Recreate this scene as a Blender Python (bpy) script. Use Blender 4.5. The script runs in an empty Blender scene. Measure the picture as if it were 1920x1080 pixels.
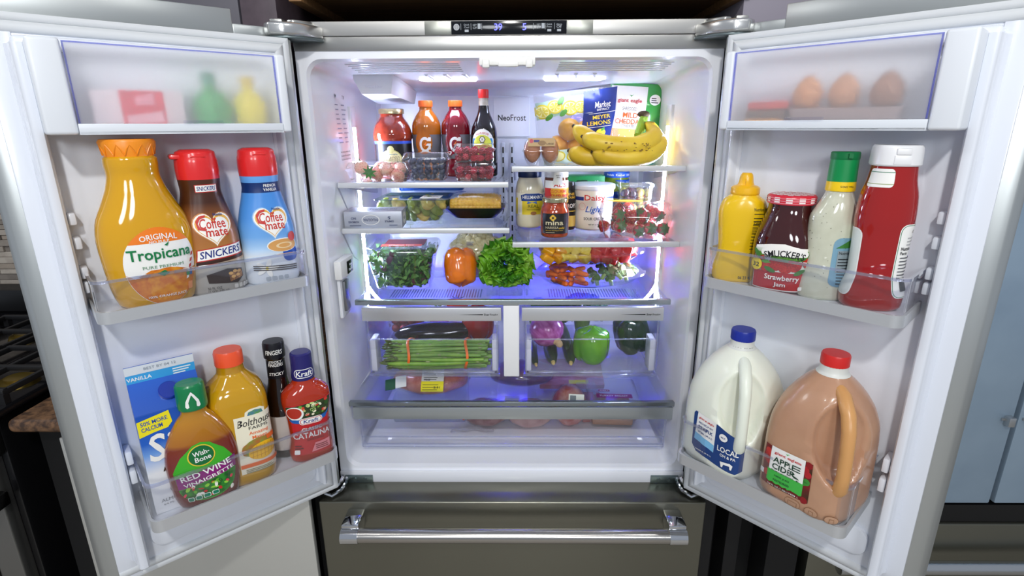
import bpy, bmesh, math, random
from mathutils import Vector, Matrix, noise, geometry
random.seed(7)
sc = bpy.context.scene
COL = sc.collection
R = math.radians
# ---------------------------------------------------------------- camera
cam = bpy.data.objects.new('camera', bpy.data.cameras.new('camera'))
COL.objects.link(cam)
cam.location = (0.0184, -1.2370, 1.5537)
cam.data.sensor_width = 36.0
cam.data.lens = 1023.3 / 1920 * 36.0
cam.data.clip_start = 0.02
def cam_rot(pitch, yaw, roll):
    r = Vector((math.cos(yaw), math.sin(yaw), 0)); f = Vector((-math.sin(yaw), math.cos(yaw), 0)); u = Vector((0, 0, 1))
    f2 = f*math.cos(pitch) - u*math.sin(pitch); u2 = u*math.cos(pitch) + f*math.sin(pitch)
    a = r*math.cos(roll) + u2*math.sin(roll); b = -r*math.sin(roll) + u2*math.cos(roll)
    return Matrix((a, b, -f2)).transposed().to_euler()
cam.rotation_euler = cam_rot(R(16.687), R(0.650), R(-0.312))
sc.camera = cam
# ---------------------------------------------------------------- world, track lamps, added fill lamps, exposure
w = bpy.data.worlds.new('world'); sc.world = w; w.use_nodes = True
bg = w.node_tree.nodes['Background']; bg.inputs[0].default_value = (0.76, 0.84, 0.98, 1); bg.inputs[1].default_value = 0.28
def lamp(name, loc, aim, energy, size, col=(1, 1, 1), spread=180):
    l = bpy.data.lights.new(name, 'AREA'); l.shape = 'DISK'; l.size = size; l.energy = energy; l.color = col; l.spread = R(spread)
    o = bpy.data.objects.new(name, l); COL.objects.link(o); o.location = loc
    o.rotation_euler = (Vector(aim) - Vector(loc)).to_track_quat('-Z', 'Y').to_euler()
    return o
WARM = (1.0, 0.985, 0.96)
lamp('track_lamp', (-0.95, -1.35, 2.75), (-0.2, 0.0, 1.3), 1.6, 0.10, WARM)
lamp('track_lamp', (0.95, -1.30, 2.75), (0.2, 0.0, 1.3), 2.2, 0.10, WARM)
lamp('track_lamp', (0.0, -2.1, 2.80), (0.0, 0.1, 1.0), 15, 0.14, WARM)
lamp('fill_lamp', (-0.7, -4.2, 2.50), (-0.1, 0.0, 0.95), 15, 0.8, (.94, .97, 1))  # unseen lamp added as low front fill, reaching in under the drawer handles
lamp('fill_lamp', (0.8, -4.2, 2.50), (0.1, 0.0, 0.95), 21, 0.8, (.94, .97, 1))  # its partner, likewise added to brighten the lower cavity
lamp('fill_lamp', (-1.9, -0.3, 2.6), (-1.6, 0.2, 0.9), 5, 0.5)
sc.view_settings.view_transform = 'Standard'; sc.view_settings.look = 'None'
sc.view_settings.exposure = 0.60; sc.view_settings.gamma = 1.0; sc.view_settings.use_curve_mapping = False
sc.cycles.use_denoising = True
sc.cycles.max_bounces = 14; sc.cycles.transparent_max_bounces = 40; sc.cycles.transmission_bounces = 8
sc.cycles.diffuse_bounces = 5; sc.cycles.glossy_bounces = 4; sc.cycles.sample_clamp_indirect = 6.0; sc.cycles.caustics_reflective = False
# ---------------------------------------------------------------- materials
def lin(h):
    if not isinstance(h, str): return (*h, 1.0) if len(h) == 3 else h
    h = h.lstrip('#'); c = [int(h[i:i+2], 16)/255 for i in (0, 2, 4)]
    return tuple((x/12.92 if x <= .04045 else ((x+.055)/1.055)**2.4) for x in c) + (1.0,)
MT = {}
def mat(hexc, rough=.42, metal=0., coat=0., bump=0., bscale=200., var=0., vscale=30., sss=0., trans=0., ior=1.45, aniso=0., spec=.5, c2=None, stretch=None):
    key = (hexc, rough, metal, coat, bump, bscale, var, vscale, sss, trans, aniso, spec, c2, stretch)
    if key in MT: return MT[key]
    m = bpy.data.materials.new('mat_%d' % len(MT)); m.use_nodes = True; nt = m.node_tree; b = nt.nodes['Principled BSDF']
    c = lin(hexc); b.inputs['Base Color'].default_value = c; b.inputs['Roughness'].default_value = rough; b.inputs['Metallic'].default_value = metal
    b.inputs['Coat Weight'].default_value = coat; b.inputs['Coat Roughness'].default_value = .06; b.inputs['IOR'].default_value = ior
    b.inputs['Specular IOR Level'].default_value = spec
    if sss: b.inputs['Subsurface Weight'].default_value = sss; b.inputs['Subsurface Radius'].default_value = (.02, .012, .008); b.inputs['Subsurface Scale'].default_value = .4
    if trans: b.inputs['Transmission Weight'].default_value = trans
    co = None
    if var or bump or c2:
        tc = nt.nodes.new('ShaderNodeTexCoord'); co = tc.outputs['Object']
        if stretch:
            mp = nt.nodes.new('ShaderNodeMapping'); mp.inputs['Scale'].default_value = stretch; nt.links.new(co, mp.inputs[0]); co = mp.outputs[0]
    if var or c2:
        n = nt.nodes.new('ShaderNodeTexNoise'); n.inputs['Scale'].default_value = vscale; n.inputs['Detail'].default_value = 4; nt.links.new(co, n.inputs['Vector'])
        rp = nt.nodes.new('ShaderNodeValToRGB'); nt.links.new(n.outputs[0], rp.inputs[0])
        rp.color_ramp.elements[0].position = .36; rp.color_ramp.elements[1].position = .64
        rp.color_ramp.elements[0].color = lin(c2) if c2 else tuple(x*(1-var) for x in c[:3]) + (1,)
        rp.color_ramp.elements[1].color = c
        nt.links.new(rp.outputs[0], b.inputs['Base Color'])
    if bump:
        n2 = nt.nodes.new('ShaderNodeTexNoise'); n2.inputs['Scale'].default_value = bscale; n2.inputs['Detail'].default_value = 3; nt.links.new(co, n2.inputs['Vector'])
        bp = nt.nodes.new('ShaderNodeBump'); bp.inputs['Strength'].default_value = bump; bp.inputs['Distance'].default_value = .002
        nt.links.new(n2.outputs[0], bp.inputs['Height']); nt.links.new(bp.outputs[0], b.inputs['Normal'])
    MT[key] = m; return m
def clear(tint=(.93, .95, .97), rough=.03, ior=1.45, haze=0., gain=1.0):
    key = ('clear', tint, rough, ior, haze, gain)
    if key in MT: return MT[key]
    m = bpy.data.materials.new('clear_%d' % len(MT)); m.use_nodes = True; nt = m.node_tree; nt.nodes.remove(nt.nodes['Principled BSDF'])
    out = nt.nodes['Material Output']; t = nt.nodes.new('ShaderNodeBsdfTransparent'); t.inputs[0].default_value = (*tint, 1)
    g = nt.nodes.new('ShaderNodeBsdfGlossy'); g.inputs['Roughness'].default_value = rough; g.inputs['Color'].default_value = (1, 1, 1, 1)
    lw = nt.nodes.new('ShaderNodeLayerWeight'); lw.inputs[0].default_value = .5
    pw = nt.nodes.new('ShaderNodeMath'); pw.operation = 'POWER'; pw.inputs[1].default_value = 5; nt.links.new(lw.outputs['Facing'], pw.inputs[0])
    f0 = ((ior-1)/(ior+1))**2; fr = nt.nodes.new('ShaderNodeMath'); fr.operation = 'MULTIPLY_ADD'; fr.inputs[1].default_value = .8-f0; fr.inputs[2].default_value = f0; nt.links.new(pw.outputs[0], fr.inputs[0])
    mx = nt.nodes.new('ShaderNodeMixShader'); last = t
    if haze:
        d = nt.nodes.new('ShaderNodeBsdfTranslucent'); d.inputs[0].default_value = (.9, .92, .95, 1)
        d2 = nt.nodes.new('ShaderNodeBsdfDiffuse'); d2.inputs[0].default_value = (.9, .92, .95, 1)
        dm = nt.nodes.new('ShaderNodeMixShader'); nt.links.new(d.outputs[0], dm.inputs[1]); nt.links.new(d2.outputs[0], dm.inputs[2])
        hm = nt.nodes.new('ShaderNodeMixShader'); hm.inputs[0].default_value = haze
        nt.links.new(t.outputs[0], hm.inputs[1]); nt.links.new(dm.outputs[0], hm.inputs[2]); last = hm
    fac = fr.outputs[0]
    if gain != 1.0:
        mu = nt.nodes.new('ShaderNodeMath'); mu.operation = 'MULTIPLY'; mu.use_clamp = True; mu.inputs[1].default_value = gain
        nt.links.new(fac, mu.inputs[0]); fac = mu.outputs[0]
    nt.links.new(fac, mx.inputs[0]); nt.links.new(last.outputs[0], mx.inputs[1]); nt.links.new(g.outputs[0], mx.inputs[2])
    nt.links.new(mx.outputs[0], out.inputs[0]); MT[key] = m; return m
def frost():
    if 'frost' in MT: return MT['frost']
    m = bpy.data.materials.new('frosted_plastic'); m.use_nodes = True; nt = m.node_tree; nt.nodes.remove(nt.nodes['Principled BSDF']); out = nt.nodes['Material Output']
    r = nt.nodes.new('ShaderNodeBsdfRefraction'); r.inputs['IOR'].default_value = 1.40; r.inputs['Roughness'].default_value = .66; r.inputs['Color'].default_value = (1, 1, 1, 1)
    t = nt.nodes.new('ShaderNodeBsdfTranslucent'); t.inputs[0].default_value = (.98, .98, 1, 1)
    d = nt.nodes.new('ShaderNodeBsdfDiffuse'); d.inputs[0].default_value = (.93, .93, .98, 1)
    a = nt.nodes.new('ShaderNodeMixShader'); a.inputs[0].default_value = .5; nt.links.new(t.outputs[0], a.inputs[1]); nt.links.new(d.outputs[0], a.inputs[2])
    c = nt.nodes.new('ShaderNodeMixShader'); c.inputs[0].default_value = .42; nt.links.new(r.outputs[0], c.inputs[1]); nt.links.new(a.outputs[0], c.inputs[2])
    tr = nt.nodes.new('ShaderNodeBsdfTransparent'); ge = nt.nodes.new('ShaderNodeNewGeometry'); bf = nt.nodes.new('ShaderNodeMixShader')
    nt.links.new(ge.outputs['Backfacing'], bf.inputs[0]); nt.links.new(c.outputs[0], bf.inputs[1]); nt.links.new(tr.outputs[0], bf.inputs[2])
    nt.links.new(bf.outputs[0], out.inputs[0]); MT['frost'] = m; return m
def emit(hexc, s):
    key = ('emit', hexc, s)
    if key in MT: return MT[key]
    m = bpy.data.materials.new('emit_%d' % len(MT)); m.use_nodes = True; nt = m.node_tree; nt.nodes.remove(nt.nodes['Principled BSDF'])
    e = nt.nodes.new('ShaderNodeEmission'); e.inputs[0].default_value = lin(hexc); e.inputs[1].default_value = s
    nt.links.new(e.outputs[0], nt.nodes['Material Output'].inputs[0]); MT[key] = m; return m
def wood(c1, c2, sc_=6, axis=(1, 14, 14), rough=.45):
    return mat(c1, rough, c2=c2, vscale=sc_, stretch=axis)
# ---------------------------------------------------------------- mesh helpers
class MB:
    def __init__(s): s.v = []; s.f = []; s.m = []
    def add(s, vs, fs, mi=0):
        o = len(s.v); s.v += [tuple(p) for p in vs]; s.f += [tuple(i+o for i in f) for f in fs]; s.m += [mi]*len(fs); return s
    def box(s, x0, x1, y0, y1, z0, z1, mi=0, bev=0., seg=2, mx=None):
        bm = bmesh.new(); bmesh.ops.create_cube(bm, size=1)
        for v in bm.verts: v.co = Vector(((x0+x1)/2 + v.co.x*(x1-x0), (y0+y1)/2 + v.co.y*(y1-y0), (z0+z1)/2 + v.co.z*(z1-z0)))
        if bev: bmesh.ops.bevel(bm, geom=bm.edges[:], offset=bev, segments=seg, affect='EDGES', profile=.5)
        return s.bm(bm, mi, mx)
    def bm(s, bm, mi=0, mx=None):
        if mx: bm.transform(mx)
        bm.verts.index_update(); s.add([v.co for v in bm.verts], [[v.index for v in f.verts] for f in bm.faces], mi); bm.free(); return s
    def rings(s, rs, mi=0, c0=True, c1=True, closed=True):
        n = len(rs[0]); vs = [p for r in rs for p in r]; fs = []
        for i in range(len(rs)-1):
            for j in range(n if closed else n-1):
                k = (j+1) % n; fs.append((i*n+j, i*n+k, (i+1)*n+k, (i+1)*n+j))
        if c0: fs.append(tuple(range(n-1, -1, -1)))
        if c1: fs.append(tuple((len(rs)-1)*n+j for j in range(n)))
        return s.add(vs, fs, mi)
    def tube(s, path, r, n=8, mi=0, caps=True, flat=1.0):
        P = [Vector(p) for p in path]; N = len(P); rs = []; u = None
        for i in range(N):
            t = (P[min(i+1, N-1)] - P[max(i-1, 0)]).normalized()
            if u is None: u = t.cross(Vector((0, 0, 1)) if abs(t.z) < .9 else Vector((1, 0, 0))).normalized()
            else: u = (u - t*u.dot(t)).normalized()
            b = t.cross(u); rr = r[i] if isinstance(r, (list, tuple)) else r
            rs.append([P[i] + u*math.cos(2*math.pi*k/n)*rr + b*math.sin(2*math.pi*k/n)*rr*flat for k in range(n)])
        return s.rings(rs, mi, caps, caps)
    def ell(s, c, r, mi=0, nu=14, nv=9, mx=None, fn=None):
        if not isinstance(r, (tuple, list)): r = (r, r, r)
        vs = []; fs = []
        for i in range(1, nv):
            ph = math.pi*i/nv
            for j in range(nu):
                th = 2*math.pi*j/nu; d = Vector((math.sin(ph)*math.cos(th), math.sin(ph)*math.sin(th), math.cos(ph)))
                k = fn(d) if fn else 1.
                vs.append(Vector((d.x*r[0], d.y*r[1], d.z*r[2]))*k)
        a = len(vs); vs.append(Vector((0, 0, r[2]*(fn(Vector((0, 0, 1))) if fn else 1)))); vs.append(Vector((0, 0, -r[2]*(fn(Vector((0, 0, -1))) if fn else 1))))
        for i in range(nv-2):
            for j in range(nu): k = (j+1) % nu; fs.append((i*nu+j, (i+1)*nu+j, (i+1)*nu+k, i*nu+k))
        for j in range(nu): k = (j+1) % nu; fs.append((a, j, k)); fs.append((a+1, (nv-2)*nu+k, (nv-2)*nu+j))
        C = Vector(c); vs = [(mx @ v if mx else v) + C for v in vs]
        return s.add(vs, fs, mi)
    def prism(s, poly, a0, a1, axis='z', mi=0, bev=0., seg=2):
        bm = bmesh.new()
        def P(p, a): return (p[0], p[1], a) if axis == 'z' else ((p[0], a, p[1]) if axis == 'y' else (a, p[0], p[1]))
        lo = [bm.verts.new(P(p, a0)) for p in poly]; hi = [bm.verts.new(P(p, a1)) for p in poly]; n = len(poly)
        bm.faces.new(lo[::-1]); bm.faces.new(hi)
        for i in range(n): j = (i+1) % n; bm.faces.new((lo[i], lo[j], hi[j], hi[i]))
        bmesh.ops.recalc_face_normals(bm, faces=bm.faces[:])
        if bev:
            es = [e for e in bm.edges if len(e.link_faces) == 2 and e.calc_face_angle(0) > .6]
            bmesh.ops.bevel(bm, geom=es, offset=bev, segments=seg, affect='EDGES', profile=.5)
        return s.bm(bm, mi)
    def grid(s, fn, nu, nv, mi=0):
        vs = [fn(i/nu, j/nv) for j in range(nv+1) for i in range(nu+1)]
        fs = [(j*(nu+1)+i, j*(nu+1)+i+1, (j+1)*(nu+1)+i+1, (j+1)*(nu+1)+i) for j in range(nv) for i in range(nu)]
        return s.add(vs, fs, mi)
    def mesh(s, name, mats, smooth=True, ang=38):
        me = bpy.data.meshes.new(name); me.from_pydata(s.v, [], s.f)
        for m in (mats if isinstance(mats, (list, tuple)) else [mats]): me.materials.append(m)
        me.polygons.foreach_set('material_index', s.m)
        if smooth:
            me.polygons.foreach_set('use_smooth', [True]*len(s.f)); me.update()
            try: me.set_sharp_from_angle(angle=R(ang))
            except Exception: pass
        me.update(); return me
    def obj(s, name, mats, parent=None, smooth=True, loc=None, rot=None, ang=38):
        return link(name, s.mesh(name, mats, smooth, ang), parent, loc, rot)
def link(name, me, parent=None, loc=None, rot=None):
    o = bpy.data.objects.new(name, me); COL.objects.link(o)
    if parent: o.parent = parent
    if loc is not None: o.location = loc
    if rot is not None: o.rotation_euler = rot if isinstance(rot, (tuple, list)) else (0, 0, rot)
    return o
def tag(o, label, cat=None, group=None, kind=None):
    if label: o['label'] = label
    if cat: o['category'] = cat
    if group: o['group'] = group
    if kind: o['kind'] = kind
    return o
def thing(name, label, cat, loc=(0, 0, 0), rot=0., group=None):
    o = bpy.data.objects.new(name, None); COL.objects.link(o); o.location = loc; o.empty_display_size = .02
    o.rotation_euler = rot if isinstance(rot, (tuple, list)) else (0, 0, rot)
    return tag(o, label, cat, group)
def copy_tree(o, parent=None):
    c = o.copy(); COL.objects.link(c); c.parent = parent
    for ch in o.children: copy_tree(ch, c)
    return c
def rr(x0, x1, z0, z1, r, n=6):
    out = []
    for cx, cz, a0 in ((x1-r, z1-r, 0), (x0+r, z1-r, 90), (x0+r, z0+r, 180), (x1-r, z0+r, 270)):
        for i in range(n+1):
            a = R(a0+90*i/n); out.append((cx+r*math.cos(a), cz+r*math.sin(a)))
    return out
def pchip(xs, ys):
    n = len(xs); h = [xs[i+1]-xs[i] for i in range(n-1)]; d = [(ys[i+1]-ys[i])/h[i] for i in range(n-1)]; m = [0.]*n
    m[0] = d[0]; m[-1] = d[-1]
    for i in range(1, n-1):
        if d[i-1]*d[i] > 0:
            w1 = 2*h[i]+h[i-1]; w2 = h[i]+2*h[i-1]; m[i] = (w1+w2)/(w1/d[i-1]+w2/d[i])
    def f(x):
        i = 0
        while i < n-2 and x > xs[i+1]: i += 1
        t = (x-xs[i])/h[i]; t = min(1, max(0, t)); t2 = t*t; t3 = t2*t
        return (2*t3-3*t2+1)*ys[i]+(t3-2*t2+t)*h[i]*m[i]+(-2*t3+3*t2)*ys[i+1]+(t3-t2)*h[i]*m[i+1]
    return f
class Loft:
    """profile rows (z, half width, half depth, squareness); theta 0 faces local -y"""
    def __init__(s, rows, n=40, k=4):
        s.rows = [tuple(r)+(2.,)*(4-len(r)) if len(r) > 2 else (r[0], r[1], r[1], 2.) for r in rows]
        z = [r[0] for r in s.rows]; s.fx, s.fy, s.fe = (pchip(z, [r[i] for r in s.rows]) for i in (1, 2, 3)); s.n = n; s.k = k; s.z = z
    def ev(s, th, z, off=0.):
        e = s.fe(z); c, sn = math.cos(th), math.sin(th)
        return Vector(((s.fx(z)+off)*math.copysign(abs(sn)**(2/e), sn), -(s.fy(z)+off)*math.copysign(abs(c)**(2/e), c), z))
    def zs(s):
        o = []
        for i in range(len(s.z)-1):
            kk = s.k if s.z[i+1]-s.z[i] > .004 else 1
            o += [s.z[i]+(s.z[i+1]-s.z[i])*j/kk for j in range(kk)]
        return o+[s.z[-1]]
    def ths(s):
        e = max(r[3] for r in s.rows)
        if e <= 2.2: return [2*math.pi*j/s.n for j in range(s.n)]
        out = []
        for j in range(s.n):
            a = 2*math.pi*j/s.n; q = math.floor(a/(math.pi/2)); t = (a-q*math.pi/2)/(math.pi/2)
            g = .5+.5*math.copysign(abs(2*t-1)**(1.0), 2*t-1); sp = math.atan2(math.tan(min(.9999, g)*math.pi/2)**(e/2), 1) if g > 0 else 0
            out.append(q*math.pi/2+sp)
        return out
    def add(s, mb, mi=0, z0=None, z1=None, c0=True, c1=True, off=0.):
        zz = [z for z in s.zs() if (z0 is None or z > z0+1e-6) and (z1 is None or z < z1-1e-6)]
        if z0 is not None: zz = [z0]+zz
        if z1 is not None: zz = zz+[z1]
        T = s.ths(); mb.rings([[s.ev(-t, z, off) for t in T] for z in zz], mi, c0, c1); return mb
    def map(s, zr, th0=0., z0=0.):
        N = 240; T = [-math.pi+2*math.pi*i/N for i in range(N+1)]; P = [s.ev(th0+t, zr) for t in T]; A = [0.]
        for i in range(N): A.append(A[-1]+(P[i+1]-P[i]).length)
        mid = A[N//2]; A = [a-mid for a in A]
        def f(u, v, off):
            lo, hi = 0, N
            while hi-lo > 1:
                m = (lo+hi)//2
                if A[m] <= u: lo = m
                else: hi = m
            t = T[lo]+(T[hi]-T[lo])*(u-A[lo])/max(1e-9, A[hi]-A[lo])
            return s.ev(th0+t, z0+v, off)
        return f
_txt = {}
def textmesh(st, bold, shear):
    k = (st, bold, shear)
    if k in _txt: return _txt[k]
    c = bpy.data.curves.new('lettering', 'FONT'); c.body = st; c.align_x = 'CENTER'; c.offset = min(bold, .016); c.shear = shear; c.resolution_u = 2
    o = bpy.data.objects.new('lettering', c); me = o.to_mesh()
    vs = [(v.co.x, v.co.y) for v in me.vertices]; fs = [tuple(p.vertices) for p in me.polygons]
    o.to_mesh_clear(); bpy.data.objects.remove(o); bpy.data.curves.remove(c); _txt[k] = (vs, fs); return vs, fs
class Lab:
    """flat print: layers of shapes in label space (u right, v up, metres) laid on a surface by mapf(u, v, offset)"""
    def __init__(s, mapf, h=.006, off=.0004): s.f = mapf; s.h = h; s.off = off; s.mb = MB(); s.mats = []
    def mi(s, m):
        if m not in s.mats: s.mats.append(m)
        return s.mats.index(m)
    def tris(s, T, m, step=True):
        st = list(T); out = []
        while st:
            a, b, c = st.pop(); L = [math.dist(a, b), math.dist(b, c), math.dist(c, a)]; k = max(range(3), key=lambda i: L[i])
            if L[k] > s.h:
                if k == 1: a, b, c = b, c, a
                elif k == 2: a, b, c = c, a, b
                d = ((a[0]+b[0])/2, (a[1]+b[1])/2); st += [(a, d, c), (d, b, c)]
            else: out.append((a, b, c))
        ix = {}; vs = []; fs = []
        for t in out:
            ar = (t[1][0]-t[0][0])*(t[2][1]-t[0][1])-(t[2][0]-t[0][0])*(t[1][1]-t[0][1])
            if abs(ar) < 1e-12: continue
            if ar < 0: t = t[::-1]
            ff = []
            for p in t:
                kk = (round(p[0], 6), round(p[1], 6))
                if kk not in ix: ix[kk] = len(vs); vs.append(s.f(p[0], p[1], s.off))
                ff.append(ix[kk])
            if len(set(ff)) == 3: fs.append(ff)
        s.mb.add(vs, fs, s.mi(m))
        if step: s.off += .00022
        return s
    def poly(s, pts, m, step=True):
        t = geometry.tessellate_polygon([[Vector((p[0], p[1], 0)) for p in pts]])
        return s.tris([tuple(pts[i] for i in tr) for tr in t], m, step)
    def rect(s, x0, x1, y0, y1, m, r=0., step=True):
        return s.poly(rr(x0, x1, y0, y1, r, 4) if r else [(x0, y0), (x1, y0), (x1, y1), (x0, y1)], m, step)
    def ell(s, cx, cy, rx, ry, m, n=22, rot=0., step=True):
        c, q = math.cos(rot), math.sin(rot)
        return s.poly([(cx+rx*math.cos(2*math.pi*i/n)*c-ry*math.sin(2*math.pi*i/n)*q, cy+rx*math.cos(2*math.pi*i/n)*q+ry*math.sin(2*math.pi*i/n)*c) for i in range(n)], m, step)
    def text(s, st, cx, cy, w, m, h=None, bold=.015, shear=0., rot=0., arc=0.):
        vs, fs = textmesh(st, bold, shear)
        if not vs: return s
        x0 = min(v[0] for v in vs); x1 = max(v[0] for v in vs); y0 = min(v[1] for v in vs); y1 = max(v[1] for v in vs)
        kx = w/(x1-x0); ky = h/(y1-y0) if h else kx; c, q = math.cos(rot), math.sin(rot); P = []
        for v in vs:
            x = (v[0]-(x0+x1)/2)*kx; y = (v[1]-(y0+y1)/2)*ky
            if arc: a = x/arc; x, y = (arc+y)*math.sin(a), (arc+y)*math.cos(a)-arc
            P.append((cx+x*c-y*q, cy+x*q+y*c))
        T = []
        for f in fs:
            for i in range(1, len(f)-1): T.append((P[f[0]], P[f[i]], P[f[i+1]]))
        return s.tris(T, m)
    def lines(s, x0, x1, y0, y1, n, m, fill=.45):
        rnd = random.Random(int(abs(x0*1e5)+abs(y1*1e5)+n)); d = (y1-y0)/n
        for i in range(n):
            e = x0+(x1-x0)*rnd.uniform(.6, 1.); s.rect(x0, e, y0+i*d, y0+i*d+d*fill, m, step=False)
        s.off += .00022; return s
    def obj(s, name, parent, label=None):
        o = s.mb.obj(name, s.mats, parent, smooth=True, ang=60)
        if label: o['label'] = label
        return o
def plane_map(o, ux, uy, nrm):
    o, ux, uy, nrm = Vector(o), Vector(ux), Vector(uy), Vector(nrm)
    return lambda u, v, off: o+ux*u+uy*v+nrm*off
def zramp(stops, rough=.3, coat=.2):
    """printed sleeve: colour bands along the height"""
    m = bpy.data.materials.new('sleeve_%d' % len(MT)); m.use_nodes = True; nt = m.node_tree; b = nt.nodes['Principled BSDF']; b.inputs['Roughness'].default_value = rough; b.inputs['Coat Weight'].default_value = coat
    tc = nt.nodes.new('ShaderNodeTexCoord'); sp = nt.nodes.new('ShaderNodeSeparateXYZ'); rp = nt.nodes.new('ShaderNodeValToRGB')
    nt.links.new(tc.outputs['Generated'], sp.inputs[0]); nt.links.new(sp.outputs[2], rp.inputs[0]); nt.links.new(rp.outputs[0], b.inputs['Base Color'])
    e = rp.color_ramp.elements
    while len(e) < len(stops): e.new(.5)
    for i, (p, h) in enumerate(stops): e[i].position = p; e[i].color = lin(h)
    MT[m.name] = m; return m
# common materials
WHITE = mat('#e2e6ee', .22, coat=.3); WHITE2 = mat('#e4e6ea', .35); GASKET = mat('#d3d6d8', .5)
STEEL = mat('#b9b9b6', .28, metal=1, bump=.08, bscale=40, stretch=(1, 1, 60)); STEELS = mat('#c9c9c6', .32, metal=.9)
OLIVE = mat('#7f7e72', .30, metal=.9, bump=.05, bscale=60, stretch=(1, 1, 40)); ALU = mat('#cfd1d3', .34, metal=.55, bump=.06, bscale=30, stretch=(1, 40, 40))
CHROME = mat('#d8dadd', .08, metal=1); BLACK = mat('#060607', .35); DARK = mat('#17171a', .5); ZINC = mat('#8d9a9c', .35, metal=.8)
CL = clear((.965, .97, .99), .03, 1.5, gain=1.8); CLB = clear((.955, .96, .99), .02, 1.5); RIM = clear((.84, .86, .965), .05, 1.6, haze=.10, gain=3.); GLASS = clear((.955, .975, .965), .01, 1.52); FILM = clear((.97, .98, .99), .10, 1.35, haze=.05)
T_W = mat('#f2f2ee', .5); T_K = mat('#17171b', .5)
# fridge and door frames
AL, AR = 0.8326, 0.7561
HL = Vector((-.431, -.08, 0)); EL = Vector((-math.sin(AL), -math.cos(AL), 0)); NL = Vector((math.cos(AL), -math.sin(AL), 0))
HR = Vector((.4285, -.08, 0)); ER = Vector((math.sin(AR), -math.cos(AR), 0)); NR = Vector((-math.cos(AR), -math.sin(AR), 0))
ROTL = math.atan2(EL.y, EL.x); ROTR = math.atan2(-ER.y, -ER.x)
def onL(s, n, z): return HL+EL*s+NL*n+Vector((0, 0, z))
def onR(s, n, z): return HR+ER*s+NR*n+Vector((0, 0, z))
FL = R(42.3); FR = R(-46.7)      # turn of a bottle whose label faces straight out of its door
# ================================================================ refrigerator
FR_ = thing('refrigerator', 'wide open french door refrigerator with white interior and steel freezer drawer below', 'refrigerator')
LINER = mat('#f3f5fb', .20, coat=.4)  # paler than the door WHITE: extra cavity brightness put into the colour
# cabinet shell
c = MB(); c.box(-.45, -.436, .004, .66, .03, 1.757, bev=.002); c.box(.436, .45, .004, .66, .03, 1.757, bev=.002)
c.box(-.45, .45, .62, .66, .03, 1.757); c.box(-.45, .45, .004, .66, 1.735, 1.757, bev=.002); c.box(-.45, .45, .03, .66, .03, .05)
c.obj('cabinet', mat('#6d6f70', .4, metal=.6), FR_)
# white cavity: front frame and recessed liner
f = MB(); inn = rr(-.431, .431, .692, 1.688, .035); out = rr(-.45, .45, .648, 1.703, .0015)
f.rings([[(x, .0, z) for x, z in out], [(x, 0., z) for x, z in inn], [(x, .012, z) for x, z in rr(-.4275, .4275, .6955, 1.6835, .035)]], 0, False, False)
secs = [(.012, .4275, .6955, 1.6835, .035), (.06, .4215, .700, 1.681, .03), (.25, .4165, .700, 1.668, .025), (.42, .411, .702, 1.656, .025), (.485, .407, .704, 1.648, .03), (.498, .395, .716, 1.636, .03)]
f.rings([[(x, y, z) for x, z in rr(-h, h, a, b, r)] for y, h, a, b, r in secs], 0, False, True)
f.box(-.45, .45, -.008, 0, .650, .684, bev=.003)
f.obj('cavity_liner', LINER, FR_)
# steel fascia with display
g = MB(); g.box(-.45, .45, -.006, .004, 1.731, 1.759, bev=.0015); g.obj('upper_fascia', mat('#c6c4bf', .38, metal=.85), FR_)
g = MB(); g.box(-.45, .45, -.003, .004, 1.703, 1.7305, bev=.0012); g.obj('lower_fascia', mat('#b4b3af', .34, metal=.9), FR_)
d = MB(); d.box(-.118, .120, -.0075, -.002, 1.7322, 1.7578, bev=.0006); dsp = d.obj('control_display', mat('#0b0d12', .12), FR_)
for a, b in ((-.173, -.1185), (.1205, .174)):
    d = MB(); d.box(a, b, -.007, -.002, 1.7322, 1.7578, bev=.0006); d.obj('display_end_plate', mat('#96978f', .35, metal=.9), FR_)
L = Lab(plane_map((0, -.0076, 1.745), (1, 0, 0), (0, 0, 1), (0, -1, 0)), h=.01, off=.0002)
BL = emit('#4b4dff', 5.); GR = emit('#aab0b8', .8)
L.text('39', -.021, .001, .016, BL, h=.013, bold=.0); L.text('5', .033, .001, .0075, BL, h=.013, bold=.0)
L.ell(-.107, .001, .0062, .0062, GR); L.ell(-.107, .001, .0048, .0048, mat('#0b0d12', .12)); L.rect(-.1077, -.1063, -.002, .0045, GR)
for x, a, b in ((-.086, 'Quick', 'Cool'), (.084, 'Quick', 'Freeze'), (.104, 'Alarm', 'Off')):
    L.text(a, x, .005, .0115, GR, bold=0); L.text(b, x, .0005, .010, GR, bold=0); L.rect(x-.004, x+.004, -.0085, -.004, GR)
for x in (-.069, .062): L.text('SET', x, .004, .008, GR, bold=0); L.text('C/F', x, -.001, .008, GR, bold=0); L.rect(x+.006, x+.012, -.003, .007, GR)
for x in (-.098, -.077, -.055, .051, .075, .094): L.rect(x, x+.0007, -.005, .007, GR)
L.obj('display_lettering', dsp)
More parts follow.
